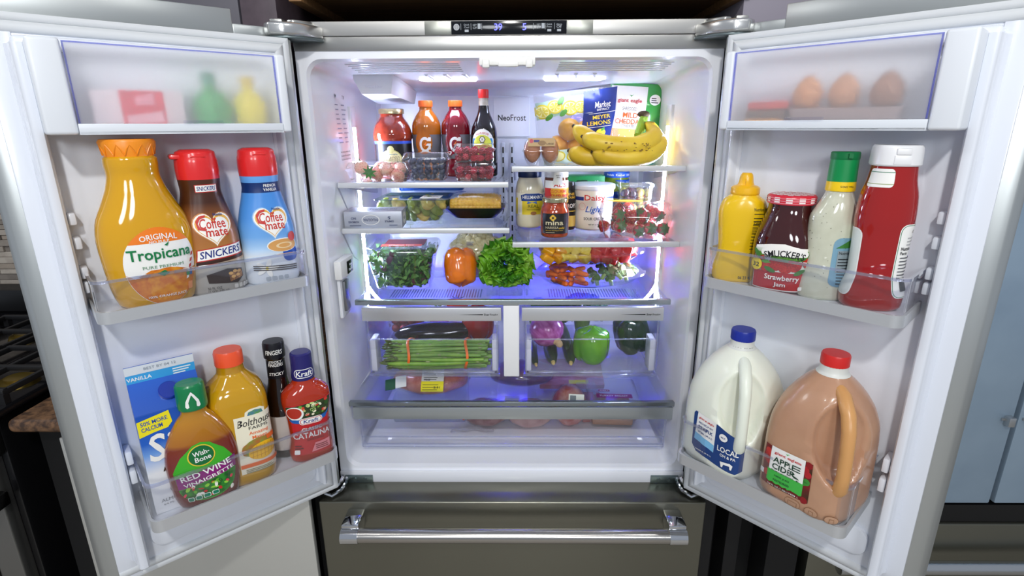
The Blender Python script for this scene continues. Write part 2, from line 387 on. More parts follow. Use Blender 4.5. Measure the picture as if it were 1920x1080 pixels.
# cavity lamps
LED = emit('#cdd9ff', 96.); LED2 = emit('#d3ddff', 13.)
for s in (-1, 1):
    x = .4165*s; m = MB()
    m.box(min(x+.002*s, x-.0065*s), max(x+.002*s, x-.0065*s), .228, .272, 1.05, 1.60, bev=.001); m.obj('light_strip_housing', WHITE2, FR_)
    m = MB(); xi = x-.0068*s
    m.add([(xi, .236, 1.058), (xi, .264, 1.058), (xi, .264, 1.548), (xi, .236, 1.548), (xi+.0025*s, .236, 1.058), (xi+.0025*s, .264, 1.058), (xi+.0025*s, .264, 1.548), (xi+.0025*s, .236, 1.548)], [(0, 1, 2, 3), (4, 5, 6, 7), (0, 1, 5, 4), (2, 3, 7, 6), (1, 2, 6, 5), (3, 0, 4, 7)]); m.obj('side_light_strip', LED, FR_, smooth=False)
for a, b in ((-.235, -.085), (.085, .245)):
    m = MB(); m.prism([(a, .262), (b, .262), (b-.014, .36), (a+.014, .36)], 1.6635, 1.6685, bev=.001); m.obj('ceiling_light', LED2, FR_)
    for i in range(3): x = a+.03+i*.046; MB().tube([(x, .19, 1.674), (x+.008, .262, 1.668)], [.006, .004], 8).obj('ceiling_light_rib', LINER, FR_)
m = MB(); m.box(-.36, .36, .4835, .4865, 1.094, 1.102); m.obj('blue_light_bar', emit('#3a2aff', 24.), FR_)
L = Lab(plane_map((0, .4965, 0), (1, 0, 0), (0, 0, 1), (0, -1, 0)), h=.05)
BE = emit('#5a50ff', 5.)
for x, z, r in ((.178, 1.603, .006), (.186, 1.572, .005), (.183, 1.556, .008), (.212, 1.566, .004)):
    L.rect(x-r, x+r, z-r*.3, z+r*.3, BE); L.rect(x-r*.3, x+r*.3, z-r, z+r, BE)
for x, z in ((.200, 1.603), (.203, 1.573), (.200, 1.552)): L.rect(x-.006, x+.006, z-.0015, z+.0015, BE)
L.text('KeepCool', .188, 1.536, .045, BE, bold=0)
L.obj('blue_glowing_decal', FR_)
# ceiling ridges, middle bracket
for i in range(5):
    y = .045+i*.026; z = 1.6823-.07*(y-.06)
    for s in (-1, 1): MB().box(min(.11*s, .36*s), max(.11*s, .36*s), y-.004, y+.004, z-.003, z+.004, bev=.002).obj('ceiling_rib', LINER, FR_)
m = MB(); m.box(-.062, .056, -.012, .014, 1.672, 1.689, bev=.003); m.box(-.022, .02, -.016, .0, 1.669, 1.6805, bev=.003); m.box(-.055, -.04, -.018, 0, 1.667, 1.684, bev=.003); m.box(.036, .05, -.018, 0, 1.667, 1.684, bev=.003)
m.obj('mullion_guide', mat('#f4f3ee', .3), FR_)
# water filter housing
m = MB()
m.rings([[(-.385, .19, 1.676), (-.288, .19, 1.676), (-.288, .43, 1.66), (-.385, .43, 1.66)], [(-.385, .19, 1.662), (-.288, .19, 1.662), (-.272, .43, 1.645), (-.385, .43, 1.645)], [(-.370, .20, 1.628), (-.296, .20, 1.628), (-.279, .425, 1.612), (-.385, .425, 1.612)]])
wf = m.obj('water_filter_housing', WHITE2, FR_, ang=25)
L = Lab(plane_map((-.336, .1935, 1.645), (1, 0, 0), (0, .0, 1), (0, -1, -.3)), off=.002); L.text('WaterFilter', 0, 0, .043, mat('#c9c9d2', .4), bold=0); L.obj('filter_lettering', wf)
# back wall: centre duct plate, rails
m = MB(); m.box(-.054, .055, .484, .5, 1.518, 1.631, bev=.002); np_ = m.obj('duct_cover', mat('#eceef4', .3), FR_)
L = Lab(plane_map((0, .4838, 1.573), (1, 0, 0), (0, 0, 1), (0, -1, 0))); L.text('Neo', -.0225, 0, .036, T_K, h=.017, bold=.02); L.text('Frost', .0205, 0, .046, T_K, h=.0175, bold=0); L.obj('duct_lettering', np_)
m = MB(); m.box(-.058, .058, .488, .5, 1.13, 1.512, bev=.002); m.box(-.05, -.012, .484, .5, 1.30, 1.47, bev=.001)
m.obj('duct_column', mat('#c6cbd8', .35), FR_)
for x in (-.026, .001):
    m = MB(); m.box(x-.006, x+.006, .48, .49, 1.13, 1.50, 0, bev=.001)
    for i in range(12): m.box(x-.0022, x+.0022, .4785, .482, 1.14+i*.03, 1.158+i*.03, 1)
    m.obj('shelf_rail', [mat('#b9bfcc', .35), BLACK], FR_)
# side-wall text and dispenser
L = Lab(plane_map((-.4182, .17, 1.56), (0, 1, 0), (0, 0, 1), (1, 0, 0)), h=.03)
L.text('M', -.028, .062, .008, T_K); L.text('7.8', .03, .06, .014, T_K)
for r in range(9): L.lines(-.04, -.006, .040-r*.011, .046-r*.011, 1, mat('#9296a8', .5)); L.lines(.006, .044, .040-r*.011, .046-r*.011, 1, mat('#9296a8', .5))
for i, t in enumerate(('Free Standing Installation only', 'Installation libre uniquement', 'Instalacion independiente')): L.text(t, .0, -.070-i*.009, .075, T_K, h=.006, bold=.02)
L.obj('wall_print', FR_)
m = MB(); m.prism([(-.419, .015), (-.419, .105), (-.398, .103), (-.403, .018)], 1.198, 1.243, bev=.002); ds = m.obj('dispenser_head', mat('#f3f3f1', .3), FR_)
m = MB(); m.box(-.4025, -.3985, .056, .099, 1.203, 1.234, bev=.001); m.obj('dispenser_screen', mat('#0c0d10', .15), ds, rot=(0, 0, R(0)))
L = Lab(plane_map((-.3983, .0775, 1.218), (0, 1, 0), (0, 0, 1), (1, 0, 0))); L.text('Water', 0, .006, .022, GR); L.text('Dispenser', 0, -.006, .034, GR); L.obj('dispenser_lettering', ds)
m = MB(); m.box(-.419, -.411, .025, .085, 1.098, 1.197, bev=.002); m.obj('dispenser_recess', WHITE2, FR_)
m = MB(); m.box(-.412, -.404, .038, .072, 1.112, 1.188, bev=.002); m.obj('dispenser_paddle', mat('#8d8f93', .3, metal=.8), FR_)
# bottom hinge brackets and arms, top hinge covers
for s in (-1, 1):
    m = MB(); m.box(min(.364*s, .436*s), max(.364*s, .436*s), -.0125, -.006, .652, .674, bev=.001)
    for x in (.384, .410): m.tube([(x*s, -.0145, .663), (x*s, -.011, .663)], .005, 10)
    m.obj('hinge_bracket', mat('#7c8a8b', .3, metal=.85), FR_)
    m = MB(); m.tube([(.432*s, -.010, .668), (.431*s, -.03, .664), (.436*s, -.055, .661), (.452*s, -.075, .660), (.470*s, -.07, .664)], .0055, 8)
    m.tube([(.437*s, -.03, .682), (.440*s, -.05, .676), (.455*s, -.062, .672)], .005, 8); m.obj('hinge_arm', CHROME, FR_)
    pl = [(.385, .0), (.385, -.012), (.412, -.058), (.440, -.078), (.468, -.078), (.484, -.062), (.486, -.03), (.478, .0)]
    m = MB(); m.prism([(x*s, y) for x, y in pl], 1.724, 1.749, bev=.006, seg=3); hc = m.obj('hinge_cover', mat('#cfcfcd', .25, metal=.85), FR_)
    m = MB(); m.prism([(x*s*.998, y*.9) for x, y in pl], 1.719, 1.725, bev=.002); m.obj('hinge_plate', mat('#6f7a7c', .4, metal=.8), hc)
    m = MB(); m.prism([(.40*s, .0), (.405*s, -.02), (.43*s, -.045), (.445*s, -.04), (.43*s, .0)], 1.748, 1.757, bev=.003); m.box(min(.45*s, .475*s), max(.45*s, .475*s), -.05, -.005, 1.748, 1.758, bev=.003); m.obj('hinge_cap', mat('#b9b9b5', .3, metal=.8), hc)
# ---------------------------------------------------------------- doors (local x = along the door, y = out of its inner face)
def door(sg, H, rot):
    X = lambda a: a*sg
    def mk(name, mb, m, par=None, ang=38): return mb.obj(name, m, par or None, loc=None, ang=ang)
    p = MB(); prof = [(.004, -.002), (-.010, -.010), (-.014, -.030), (-.012, -.072), (.462, -.072), (.474, -.060), (.478, -.032), (.470, -.014), (.449, -.002)]
    p.prism([(X(a), b) for a, b in prof], .692, 1.7165, bev=.003)
    p.prism([(X(a), b) for a, b in ((.084, -.073), (.470, -.073), (.470, -.046), (.084, -.046))], 1.716, 1.766, bev=.002)
    p.prism([(X(a), b) for a, b in ((.0, -.068), (.084, -.068), (.084, -.05), (.0, -.05))], 1.716, 1.742, bev=.003)
    D = p.obj('door', mat('#bcc0bf', .36, metal=.75), FR_, loc=H, rot=rot); D['label'] = 'steel door panel with white inner liner'
    # gasket: hinge side, top, bottom (mitred strips with a rounded crown)
    gk = MB()
    def strip(a, b, w0, w1):     # a,b: ((outer),(inner)) corner pairs in (s,z)
        (o0, i0), (o1, i1) = a, b; rs = []
        for t in range(2):
            o, i = ((o0, i0), (o1, i1))[t]; r = []
            for k, hgt in ((0, 0.), (.0, .004), (.18, .0065), (.36, .0050), (.40, .0030), (.46, .0072), (.78, .0085), (.95, .006), (1., .001)):
                r.append((X(o[0]+(i[0]-o[0])*k), hgt, o[1]+(i[1]-o[1])*k))
            rs.append(r)
        if sg*w0 > 0: rs = rs[::-1]
        gk.rings(rs, 0, False, False, closed=False)
    z0, z1, iz0, iz1 = .6925, 1.7165, .722, 1.688
    strip((((.001), z0), (.030, iz0)) and (((.001, z0), (.030, iz0))), ((.001, z1), (.030, iz1)), 1, 1)
    strip(((.001, z1), (.030, iz1)), ((.449, z1), (.449, iz1)), 1, 1)
    strip(((.449, z0), (.449, iz0)), ((.001, z0), (.030, iz0)), 1, 1)
    gk.obj('gasket', GASKET, D, ang=60)
    # liner: back sheet with recessed pan, free-side flange, ridges
    l = MB(); l.box(min(X(.029), X(.449)), max(X(.029), X(.449)), -.012, .003, .720, 1.690, bev=.001)
    l.box(min(X(.412), X(.4495)), max(X(.412), X(.4495)), .0, .006, .694, 1.690, bev=.002)
    def ridge(a, b, hgt, za, zb): l.prism([(X(q), r) for q, r in ((a, .001), (a+.0015, hgt*.7), (a+.003, hgt*.9), (a+.0055, hgt*.985), (a+.008, hgt), (b-.006, hgt), (b-.0035, hgt*.97), (b-.0015, hgt*.9), (b, hgt*.6), (b+.0015, hgt*.3), (b+.006, .005), (b+.006, .001))], za, zb)
    ridge(.398, .419, .046, .735, 1.672); ridge(.033, .046, .030, .735, 1.672)
    l.box(min(X(.033), X(.416)), max(X(.033), X(.416)), .0, .030, 1.664, 1.684, bev=.008, seg=3)
    l.prism([(X(a), b) for a, b in rr(.055, .385, .742, .800, .02)], .0, .010, axis='y', bev=.004) if False else None
    l.prism([(X(a), b) for a, b in rr(.052, .388, .742, .806, .025)], .0, .012, axis='y', bev=.005)
    for z in (1.40, 1.36, 1.31, 1.285): l.box(min(X(.388), X(.399)), max(X(.388), X(.399)), .004, .03, z, z+.02, bev=.003)
    for z in (.955, .915): l.box(min(X(.388), X(.399)), max(X(.388), X(.399)), .004, .04, z, z+.028, bev=.003)
    l.obj('liner', WHITE, D)
    return D
door(1, HL, ROTL); door(-1, HR, ROTR)
# freezer drawer
m = MB(); m.box(-.482, .485, -.088, -.001, .06, .652, bev=.004, seg=3); fz = m.obj('freezer_drawer', OLIVE, FR_)
m = MB(); m.tube([(-.372, -.148, .603), (.385, -.148, .603)], .0175, 24); m.obj('handle_bar', mat('#b4b1ac', .22, metal=1, bump=.03, bscale=50, stretch=(1, 60, 60)), fz)
for x in (-.388, .400):
    m = MB(); m.tube([(x-.021, -.148, .603), (x+.021, -.148, .603)], .0195, 24); m.box(x-.0215, x+.0215, -.148, -.087, .588, .632, bev=.004); m.obj('handle_post', CHROME, fz)
# ---------------------------------------------------------------- shelves
def shelf(x0, x1, z, wall, label):
    t = thing('glass_shelf', label, 'shelf', ((x0+x1)/2, .1, z), group='glass shelves in the refrigerator'); h = (x1-x0)/2
    m = MB(); m.box(-h+.002, h-.002, .004, .365, -.005, -.0005, bev=.0008); m.obj('glass_pane', GLASS, t)
    m = MB(); m.box(-h, h, -.006, .006, -.0085, .0045, bev=.0015); m.obj('front_trim', mat('#dcdedf', .35, metal=.45), t)
    for s in (-1, 1):
        xx = s*(h-.006)
        MB().prism([(.012, -.006), (.37, -.006), (.37, -.060), (.33, -.060), (.075, -.020)], xx-.0015, xx+.0015, axis='x').obj('side_bracket', mat('#a9adba', .35), t)
    m = MB(); xx = wall*(h+.003)
    m.tube([(xx, .0, -.004), (xx, .075, -.085), (xx, .14, -.118)], .0028, 6); m.obj('wall_rib', mat('#b8bac6', .35), t)
    return t
shelf(-.417, -.004, 1.416, -1, 'glass shelf under the red jar of sauce and the sports drinks')
shelf(.004, .420, 1.453, 1, 'glass shelf under the bananas and the small egg carton')
shelf(-.417, -.002, 1.304, -1, 'glass shelf under the corn tray and the silver cheese box')
shelf(.005, .420, 1.268, 1, 'glass shelf under the mayonnaise jar and the sour cream tub')
t = thing('crisper_cover', 'full width glass shelf over the two crisper drawers', 'shelf', (0, .1, 1.119), group='glass shelves in the refrigerator')
m = MB(); m.box(-.40, .408, .004, .37, -.005, -.0005, bev=.0008); m.obj('glass_pane', clear((.88, .90, .95), .02, 1.5), t)
m = MB(); m.box(-.402, .410, -.006, .006, -.0105, .0035, bev=.0015); m.obj('front_trim', mat('#b3bcc0', .25, metal=.8), t)
m = MB()
for cx in (-.20, .22):
    for i in range(34): m.box(cx-.12+i*.0072, cx-.12+i*.0072+.0032, .03, .10, -.0008, .0008)
m.obj('ribbed_vent', clear((.75, .77, .85), .1, 1.5), t)['kind'] = 'stuff'
m = MB(); m.box(-.4, .4, .33, .37, -.03, -.006, bev=.002); m.obj('rear_channel', mat('#b9bccb', .35), t)
m = MB(); m.box(-.0195, .0215, .092, .13, .908, 1.107, bev=.002); m.box(-.0195, .0215, .13, .16, .90, 1.107); tag(m.obj('crisper_divider', mat('#f1f1f1', .35)), 'white post standing between the two crisper drawers', 'divider')
# ---------------------------------------------------------------- crisper drawers
def crisper(x0, x1, label):
    t = thing('crisper_bin', label, 'drawer', ((x0+x1)/2, .095, .908)); h = (x1-x0)/2
    m = MB(); m.box(-h, h, -.004, .012, .158, .194, bev=.0015); hd = m.obj('handle_trim', mat('#d0d1d3', .33, metal=.55, bump=.03, bscale=30, stretch=(1, 40, 40)), t)
    L = Lab(plane_map((0, -.0042, .176), (1, 0, 0), (0, 0, 1), (0, -1, 0))); L.poly([(h-.11, 0), (h-.047, .0012), (h-.047, -.0012)], T_K); L.text('Ever', h-.037, 0, .013, T_K); L.text('Fresh+', h-.0185, 0, .02, T_K, bold=0); L.obj('drawer_lettering', hd)
    m = MB(); m.box(-h+.006, h-.006, .0, .003, .004, .158); m.obj('front_panel', CLB, t)
    m = MB()
    for z in (.012, .104): m.box(-h+.02, h-.02, -.0015, .0005, z, z+.004, bev=.0006)
    for x in (-h+.010, h-.014): m.box(x, x+.004, -.0015, .0005, .010, .156, bev=.0006)
    m.box(-h+.004, h-.004, -.002, .008, .0, .006, bev=.001); m.obj('front_rib', RIM, t)
    m = MB(); m.box(-h+.018, h-.018, .006, .37, .005, .009, bev=.002); m.obj('drawer_floor', clear((.96, .965, .99), .15, 1.45, haze=.25), t)
    for s in (-1, 1):
        m = MB(); m.prism([(s*(h-.006), .003), (s*(h-.009), .003), (s*(h-.012), .37), (s*(h-.009), .37)], .004, .19); m.obj('side_wall', CLB, t)
        m = MB(); m.box(min(s*(h-.01), s*(h-.026)), max(s*(h-.01), s*(h-.026)), .01, .06, .01, .075, bev=.003); m.box(min(s*(h-.01), s*(h-.026)), max(s*(h-.01), s*(h-.026)), .01, .06, .07, .10, bev=.003); m.obj('corner_block', mat('#e6e7ee', .35), t)
    return t
crisper(-.386, -.025, 'clear crisper drawer holding the asparagus'); crisper(.028, .393, 'clear crisper drawer holding the red onion and green peppers')
# meat drawer with its cover
t = thing('deli_bin', 'wide clear drawer at the bottom holding packages of meat', 'drawer', (.003, .05, .718))
m = MB(); m.box(-.421, .421, -.006, .006, .089, .124, bev=.0015); m.obj('handle_trim', mat('#b4babc', .30, metal=.7, bump=.03, bscale=30, stretch=(1, 40, 40)), t)
m = MB(); m.box(-.408, .408, .0, .003, .002, .09); m.obj('front_panel', CLB, t)
m = MB()
for z in (.002, .010, .032): m.box(-.404, .404, -.002, .001, z, z+.0035, bev=.0006)
for x in (-.406, .402): m.box(x, x+.004, -.002, .001, .004, .09, bev=.0006)
m.obj('front_rib', RIM, t)
m = MB(); m.box(-.395, .395, .004, .41, .003, .007); m.obj('drawer_floor', mat('#f4f5fa', .3), t)
for s in (-1, 1):
    m = MB(); m.prism([(s*.407, .003), (s*.404, .003), (s*.392, .41), (s*.395, .41)], .002, .115); m.obj('side_wall', CLB, t)
t = thing('deli_bin_cover', 'glass cover shelf right above the wide bottom drawer', 'shelf', (.001, .045, .858), group='glass shelves in the refrigerator')
m = MB(); m.prism([(-.428, .004), (.428, .004), (.400, .40), (-.400, .40)], -.0045, -.0005); m.obj('glass_pane', GLASS, t)
m = MB(); m.box(-.432, .432, -.008, .006, -.009, .003, bev=.002); m.obj('front_trim', mat('#9aa1a4', .25, metal=.9), t)
for s in (-1, 1): MB().prism([(s*.426, .006), (s*.432, .006), (s*.405, .40), (s*.399, .40)], -.003, .003).obj('side_frame', mat('#dfe3ea', .3), t)
# ---------------------------------------------------------------- door bins and dairy compartments
def upath(s0, s1, n1, r=.018, k=6):
    P = [(s1, .004)]
    for i in range(k+1): a = R(90*i/k); P.append((s1-r+r*math.cos(a), n1-r+r*math.sin(a)))
    for i in range(k+1): a = R(90+90*i/k); P.append((s0+r+r*math.cos(a), n1-r+r*math.sin(a)))
    return P+[(s0, .004)]
def door_bin(sg, H, rot, z, h, tr, label, s0=.055, s1=.394, n1=.118):
    t = thing('door_bin', label, 'bin', H+Vector((0, 0, z)), rot)
    def band(o, za, zb, th):
        a, b = upath(s0-o, s1+o, n1+o), upath(s0-o+th, s1+o-th, n1+o-th); ring = []
        for z_, p in ((za, a), (zb, a), (zb, b), (za, b)): ring.append([(x*sg, y, z_) for x, y in p])
        mb = MB(); q = [[ring[j][i] for j in range(4)] for i in range(len(a))]
        mb.rings(q if sg < 0 else [x[::-1] for x in q]); return mb
    band(0, .006, h, .0022).obj('clear_wall', CL, t, ang=50)
    band(.001, h-.004, h+.001, .0045).obj('rim', RIM, t, ang=50)
    band(.0025, -.008, tr, .004).obj('metal_trim', ALU, t, ang=50)
    m = MB(); m.prism([(x*sg, y) for x, y in upath(s0+.002, s1-.002, n1-.002)], -.001, .003); m.obj('floor', mat('#dfe4ea', .3), t)
    return t
door_bin(1, HL, ROTL, 1.259, .062, .012, 'clear door bin with metal trim holding the orange juice and two coffee creamers')
door_bin(1, HL, ROTL, .862, .088, .016, 'clear door bin with metal trim holding the almond milk carton and dressings', s0=.040, s1=.387, n1=.128)
door_bin(-1, HR, ROTR, 1.255, .070, .012, 'clear door bin with metal trim holding the mustard, jam and ketchup', s0=.058, s1=.386)
door_bin(-1, HR, ROTR, .872, .093, .015, 'clear door bin with metal trim holding the milk and cider jugs', s0=.054, s1=.374, n1=.152)
def compartment(sg, H, rot, label):
    t = thing('dairy_compartment', label, 'compartment', H+Vector((0, 0, 1.542)), rot); X = lambda a: a*sg
    def bx(mb, a, b, *k, **kw): return mb.box(min(X(a), X(b)), max(X(a), X(b)), *k, **kw)
    for a, b in ((.364, .403), (.047, .064)): m = MB(); bx(m, a, b, .0, .098, .0, .134, bev=.005, seg=3); m.obj('end_block', mat('#e3e7ec', .3), t)
    m = MB(); bx(m, .064, .364, .003, .100, .0, .004); bx(m, .064, .364, .094, .1, .0, .016, bev=.001); m.obj('tray', mat('#dde2e8', .3), t)
    m = MB(); bx(m, .0655, .3625, .0935, .0945, .0165, .130); m.obj('frosted_flap', frost(), t)
    m = MB(); bx(m, .0655, .3625, .0945, .0975, .1285, .1305); bx(m, .0655, .0675, .0945, .0975, .0165, .1285); bx(m, .3605, .3625, .0945, .0975, .0165, .1285); m.obj('flap_edge', clear((.62, .64, .93), .05, 1.45), t)
    m = MB(); bx(m, .165, .225, .096, .104, .0155, .021, bev=.001); m.obj('finger_tab', CLB, t)
compartment(1, HL, ROTL, 'frosted top door compartment holding a red and white carton')
compartment(-1, HR, ROTR, 'frosted top door compartment holding brown eggs')
# ================================================================ the room around
def struct(o): o['kind'] = 'structure'; return o
m = MB(); m.box(-4, 4, -4, .72, -.02, 0); struct(m.obj('floor', mat('#b9b2a8', .4, c2='#a8a196', vscale=3)))
m = MB(); m.box(-4, 4, .70, .74, 0, 3.0); WB = struct(m.obj('wall_back', mat('#4b4541', .7)))
# stacked stone backsplash: every strip its own piece
TC = [mat(c_, .75, bump=.5, bscale=60, c2=d_, vscale=25) for c_, d_ in (('#a39a8f', '#8d847a'), ('#8f867c', '#7b726a'), ('#b0a79b', '#978d82'), ('#7d756d', '#6b645d'), ('#998d80', '#857a6e'))]
q = random.Random(5); z = .86; tm_ = {}
while z < 1.50:
    hgt = q.choice((.016, .020, .024)); x = -2.12+q.uniform(-.1, 0)
    while x < -1.62:
        ln = q.choice((.08, .12, .16, .20)); k = (hgt, ln, q.randrange(5))
        if k not in tm_: tm_[k] = MB().box(0, ln-.0015, -.012, 0, 0, hgt-.0012, bev=.0012, seg=1).mesh('tile', TC[k[2]], smooth=False)
        link('tile', tm_[k], WB, (x, .70-q.choice((0., .003, .006)), z)); x += ln
    z += hgt
# gas range
t = thing('gas_range', 'black gas range with cast iron grates beside the counter', 'range', (-1.56, .0, 0)); RB = mat('#0c0c0e', .3, coat=.3)
m = MB(); m.box(-.40, .345, -.10, .66, .02, .905, bev=.004); m.obj('body', RB, t)
m = MB(); m.box(-.40, .375, -.155, .66, .905, .925, bev=.006); m.obj('cooktop', mat('#111114', .22, coat=.4), t)
m = MB(); m.box(-.40, .375, .58, .66, .925, 1.005, bev=.004); m.obj('backguard', mat('#0b0b0c', .4), t)
gm = mat('#141416', .55)
for gx in (-.25, 0., .25):
    m = MB()
    for y in (-.08, .05, .18, .31, .44): m.box(gx-.115, gx+.115, y-.007, y+.007, .948, .962, bev=.003)
    for x in (-.11, 0., .11): m.box(gx+x-.006, gx+x+.006, -.09, .45, .945, .960, bev=.003)
    for x in (-.11, .11):
        for y in (-.085, .445): m.box(gx+x-.008, gx+x+.008, y-.008, y+.008, .925, .95)
    m.obj('grate', gm, t)
    for y in (.02, .33): m = MB(); m.tube([(gx+.05, y, .925), (gx+.05, y, .938)], [.045, .040], 24); m.tube([(gx+.05, y, .938), (gx+.05, y, .944)], .028, 20); m.obj('burner', mat('#8a7434', .3, metal=.8), t)
m = MB(); m.box(-.39, .330, -.135, -.10, .12, .80, bev=.004); m.obj('oven_door', mat('#8a8a88', .3, metal=.9), t)
m = MB(); m.box(-.33, .27, -.138, -.13, .2, .66); m.obj('oven_window', mat('#050506', .1), t)
m = MB(); m.box(-.38, .350, -.195, -.165, .690, .712, bev=.008, seg=3); m.box(.318, .350, -.195, -.13, .680, .716, bev=.004); m.obj('oven_handle', mat('#6a6a6a', .2, metal=1), t)
m = MB(); m.box(-.39, .345, -.15, -.10, .80, .905, bev=.006); m.obj('control_panel', mat('#3c3c3d', .3, metal=.8), t)
# counter and dishwasher
m = MB(); m.box(-1.165, -.500, -.135, .66, .872, .906, bev=.014, seg=4); tag(m.obj('countertop', mat('#7a5a40', .35, c2='#3d2c22', vscale=70)), 'brown speckled stone countertop end beside the range', 'countertop')
t = thing('dishwasher', 'brushed stainless dishwasher front beside the freezer drawer', 'dishwasher', (-.79, 0, 0)); m = MB(); m.box(-.285, .275, -.085, .58, .02, .866); m.obj('body', DARK, t); m = MB(); m.box(-.289, .291, -.103, -.086, .10, .842, bev=.003); m.obj('door_panel', mat('#d0d0ca', .36, metal=.5, bump=.08, bscale=30, stretch=(40, 40, 1)), t)
m = MB(); m.box(-1.155, -1.085, -.07, .60, .0, .868); tag(m.obj('cabinet_filler', mat('#050506', .7)), 'black filler panel between the range and dishwasher', 'panel')
m = MB(); m.box(-.511, -.488, -.04, .66, .0, .868); tag(m.obj('cabinet_filler', mat('#060607', .7)), 'black filler strip between dishwasher and freezer drawer', 'panel')
# cabinets above
t = thing('overhead_cabinet', 'dark walnut cabinet hanging above the refrigerator', 'cabinet', (.015, 0, 1.80)); wd = wood('#8a6640', '#6f5030', 5, (1, 20, 20)); wl = wood('#a07850', '#86623c', 5, (1, 20, 20))
m = MB(); m.box(-.44, .45, .02, .66, .012, .5); m.obj('carcass', wd, t)
for a, b in ((-.462, -.436), (.448, .474)): m = MB(); m.box(a, b, -.01, .66, -.004, .5, bev=.001); m.obj('side_panel', wl, t)
m = MB(); m.box(-.437, .449, -.012, .018, .006, .5, bev=.001); m.obj('front_panel', wl, t)
pm_ = mat('#54484f', .5, c2='#4b4047', vscale=40)
for a, b, lb in ((-.552, -.478, 'narrow dusky purple cabinet panel beside the overhead cabinet, hinge side of the juice door'), (-.90, -.556, 'wide grey purple cabinet panel above the juice door'), (.480, .80, 'pale purple cabinet panel above the ketchup door')):
    m = MB(); m.box(a, b, .0, .60, 1.47, 2.35, bev=.001); tag(m.obj('wall_cupboard', pm_ if a > -.6 and b < 0 else mat('#5c5a62' if a < 0 else '#8a8490', .5)), lb, 'panel')
# dark gap and neighbouring refrigerator
t = thing('dark_filler', 'black upright filler panels between the two refrigerators', 'panel', (.64, 0, 0)); m = MB(); m.box(-.15, .145, .06, .6, 0, 1.46); m.obj('back_panel', mat('#040405', .8), t)
for x0, x1, y0 in ((-.152, -.118, -.06), (-.065, -.028, -.02), (.045, .13, -.03)): m = MB(); m.box(x0, x1, y0, .06, 0, 1.46, bev=.002); m.obj('upright', mat('#0e0e10', .6), t)
t = thing('refrigerator', 'second refrigerator with blue grey film covered doors at the picture edge', 'refrigerator', (1.245, 0, 0)); m = MB(); m.box(-.452, .455, .03, .68, .02, 1.76, bev=.003); m.obj('cabinet', mat('#1a1b1d', .5), t)
for a, b in ((-.450, -.006), (.006, .452)):
    m = MB(); m.box(a, b, -.03, .028, .606, 1.74, bev=.004); dr_ = m.obj('door', mat('#9db2c4', .36, metal=.35, c2='#92a7ba', vscale=6), t)
    xx = b-.02 if a < 0 else a+.02; m = MB(); m.box(xx-.012, xx+.012, -.034, -.028, .850, .856); m.box(xx-.004, xx+.012, -.046, -.028, .838, .862, bev=.001); m.obj('handle_bracket', mat('#b9bcbe', .3, metal=.8), dr_)
m = MB(); m.box(-.451, .453, -.028, .03, .548, .600); m.obj('hinge_rail', mat('#08080a', .4), t)
m = MB(); m.box(-.451, .453, -.035, .03, .06, .545, bev=.004); dr_ = m.obj('freezer_drawer', OLIVE, t); m = MB(); m.tube([(-.40, -.085, .452), (.40, -.085, .452)], .017, 20); m.obj('handle_bar', mat('#c9ccce', .25, metal=1, bump=.2, bscale=300), dr_)
for x in (-.37, .37): m = MB(); m.box(x-.02, x+.02, -.085, -.034, .44, .462, bev=.003); m.obj('handle_post', CHROME, dr_)
# ================================================================ food on the doors
def cap(t, r, z0, z1, m, n=36, knurl=.0, name='cap', dome=.0, taper=1.0):
    mb = MB(); rs = []
    for z, k in ((z0, 1.), (z0+(z1-z0)*.12, 1.), (z1-(z1-z0)*.16, taper), (z1, taper*.93), (z1+dome, taper*.55)):
        kn = knurl if k > .95*taper and k <= max(1., taper) and z < z1 else 0
        rs.append([((r*k-(kn if j % 2 else 0))*math.cos(2*math.pi*j/n), (r*k-(kn if j % 2 else 0))*math.sin(2*math.pi*j/n), z) for j in range(n)])
    mb.rings(rs); return mb.obj(name, m, t, ang=50)
def body(t, rows, m, n=44, name='body', k=4):
    lf = Loft(rows, n, k); mb = MB(); lf.add(mb); mb.obj(name, m, t, ang=60); return lf
ORANGE = '#f08a1d'
def gloss(h, **k): return mat(h, .12, coat=.6, **k)
# --- orange juice carafe
t = thing('juice_carafe', 'tall curvy orange juice carafe with orange cap and round white label', 'juice bottle', onL(.304, .066, 1.2625), FL-R(4)); t.scale = (.94, .96, 1.)
lf = body(t, [(0, .055, .040, 2.6), (.006, .061, .046, 2.5), (.05, .0695, .050, 2.4), (.11, .0735, .052, 2.3), (.14, .0695, .050, 2.2), (.175, .054, .045, 2.), (.200, .0435, .040, 2.), (.218, .0395, .038, 2.), (.233, .0405, .0395, 2.), (.242, .0400, .0395, 2.), (.247, .035, .035, 2.)], mat('#d8a00c', .08, coat=.8, sss=.15), 56)
cp = cap(t, .0365, .244, .272, mat('#f2911f', .35), taper=1.16)
mb = MB()
for j in range(14):
    a = 2*math.pi*j/14; b = 2*math.pi*(j+.5)/14; e = 2*math.pi*(j+1)/14
    pt = lambda an, zz, rr_: (rr_*math.cos(an), rr_*math.sin(an), zz)
    mb.tube([pt(a, .2475, .0375), pt(a+(b-a)*.5, .257, .0393), pt(b, .2640, .0408), pt(b+(e-b)*.5, .257, .0393), pt(e, .2475, .0375)], .0011, 5)
mb.obj('cap_ribs', mat('#f2911f', .35), cp)['kind'] = 'stuff'
L = Lab(lf.map(.075, R(9), .068)); W_ = mat('#f4f3ee', .35); OR = mat('#ef7d1a', .4); G = mat('#0c7a43', .4)
L.ell(0, 0, .059, .066, W_, n=40)
L.poly([(.059*math.cos(a), .066*math.sin(a)) for a in [R(38+104*i/16) for i in range(17)]], OR)
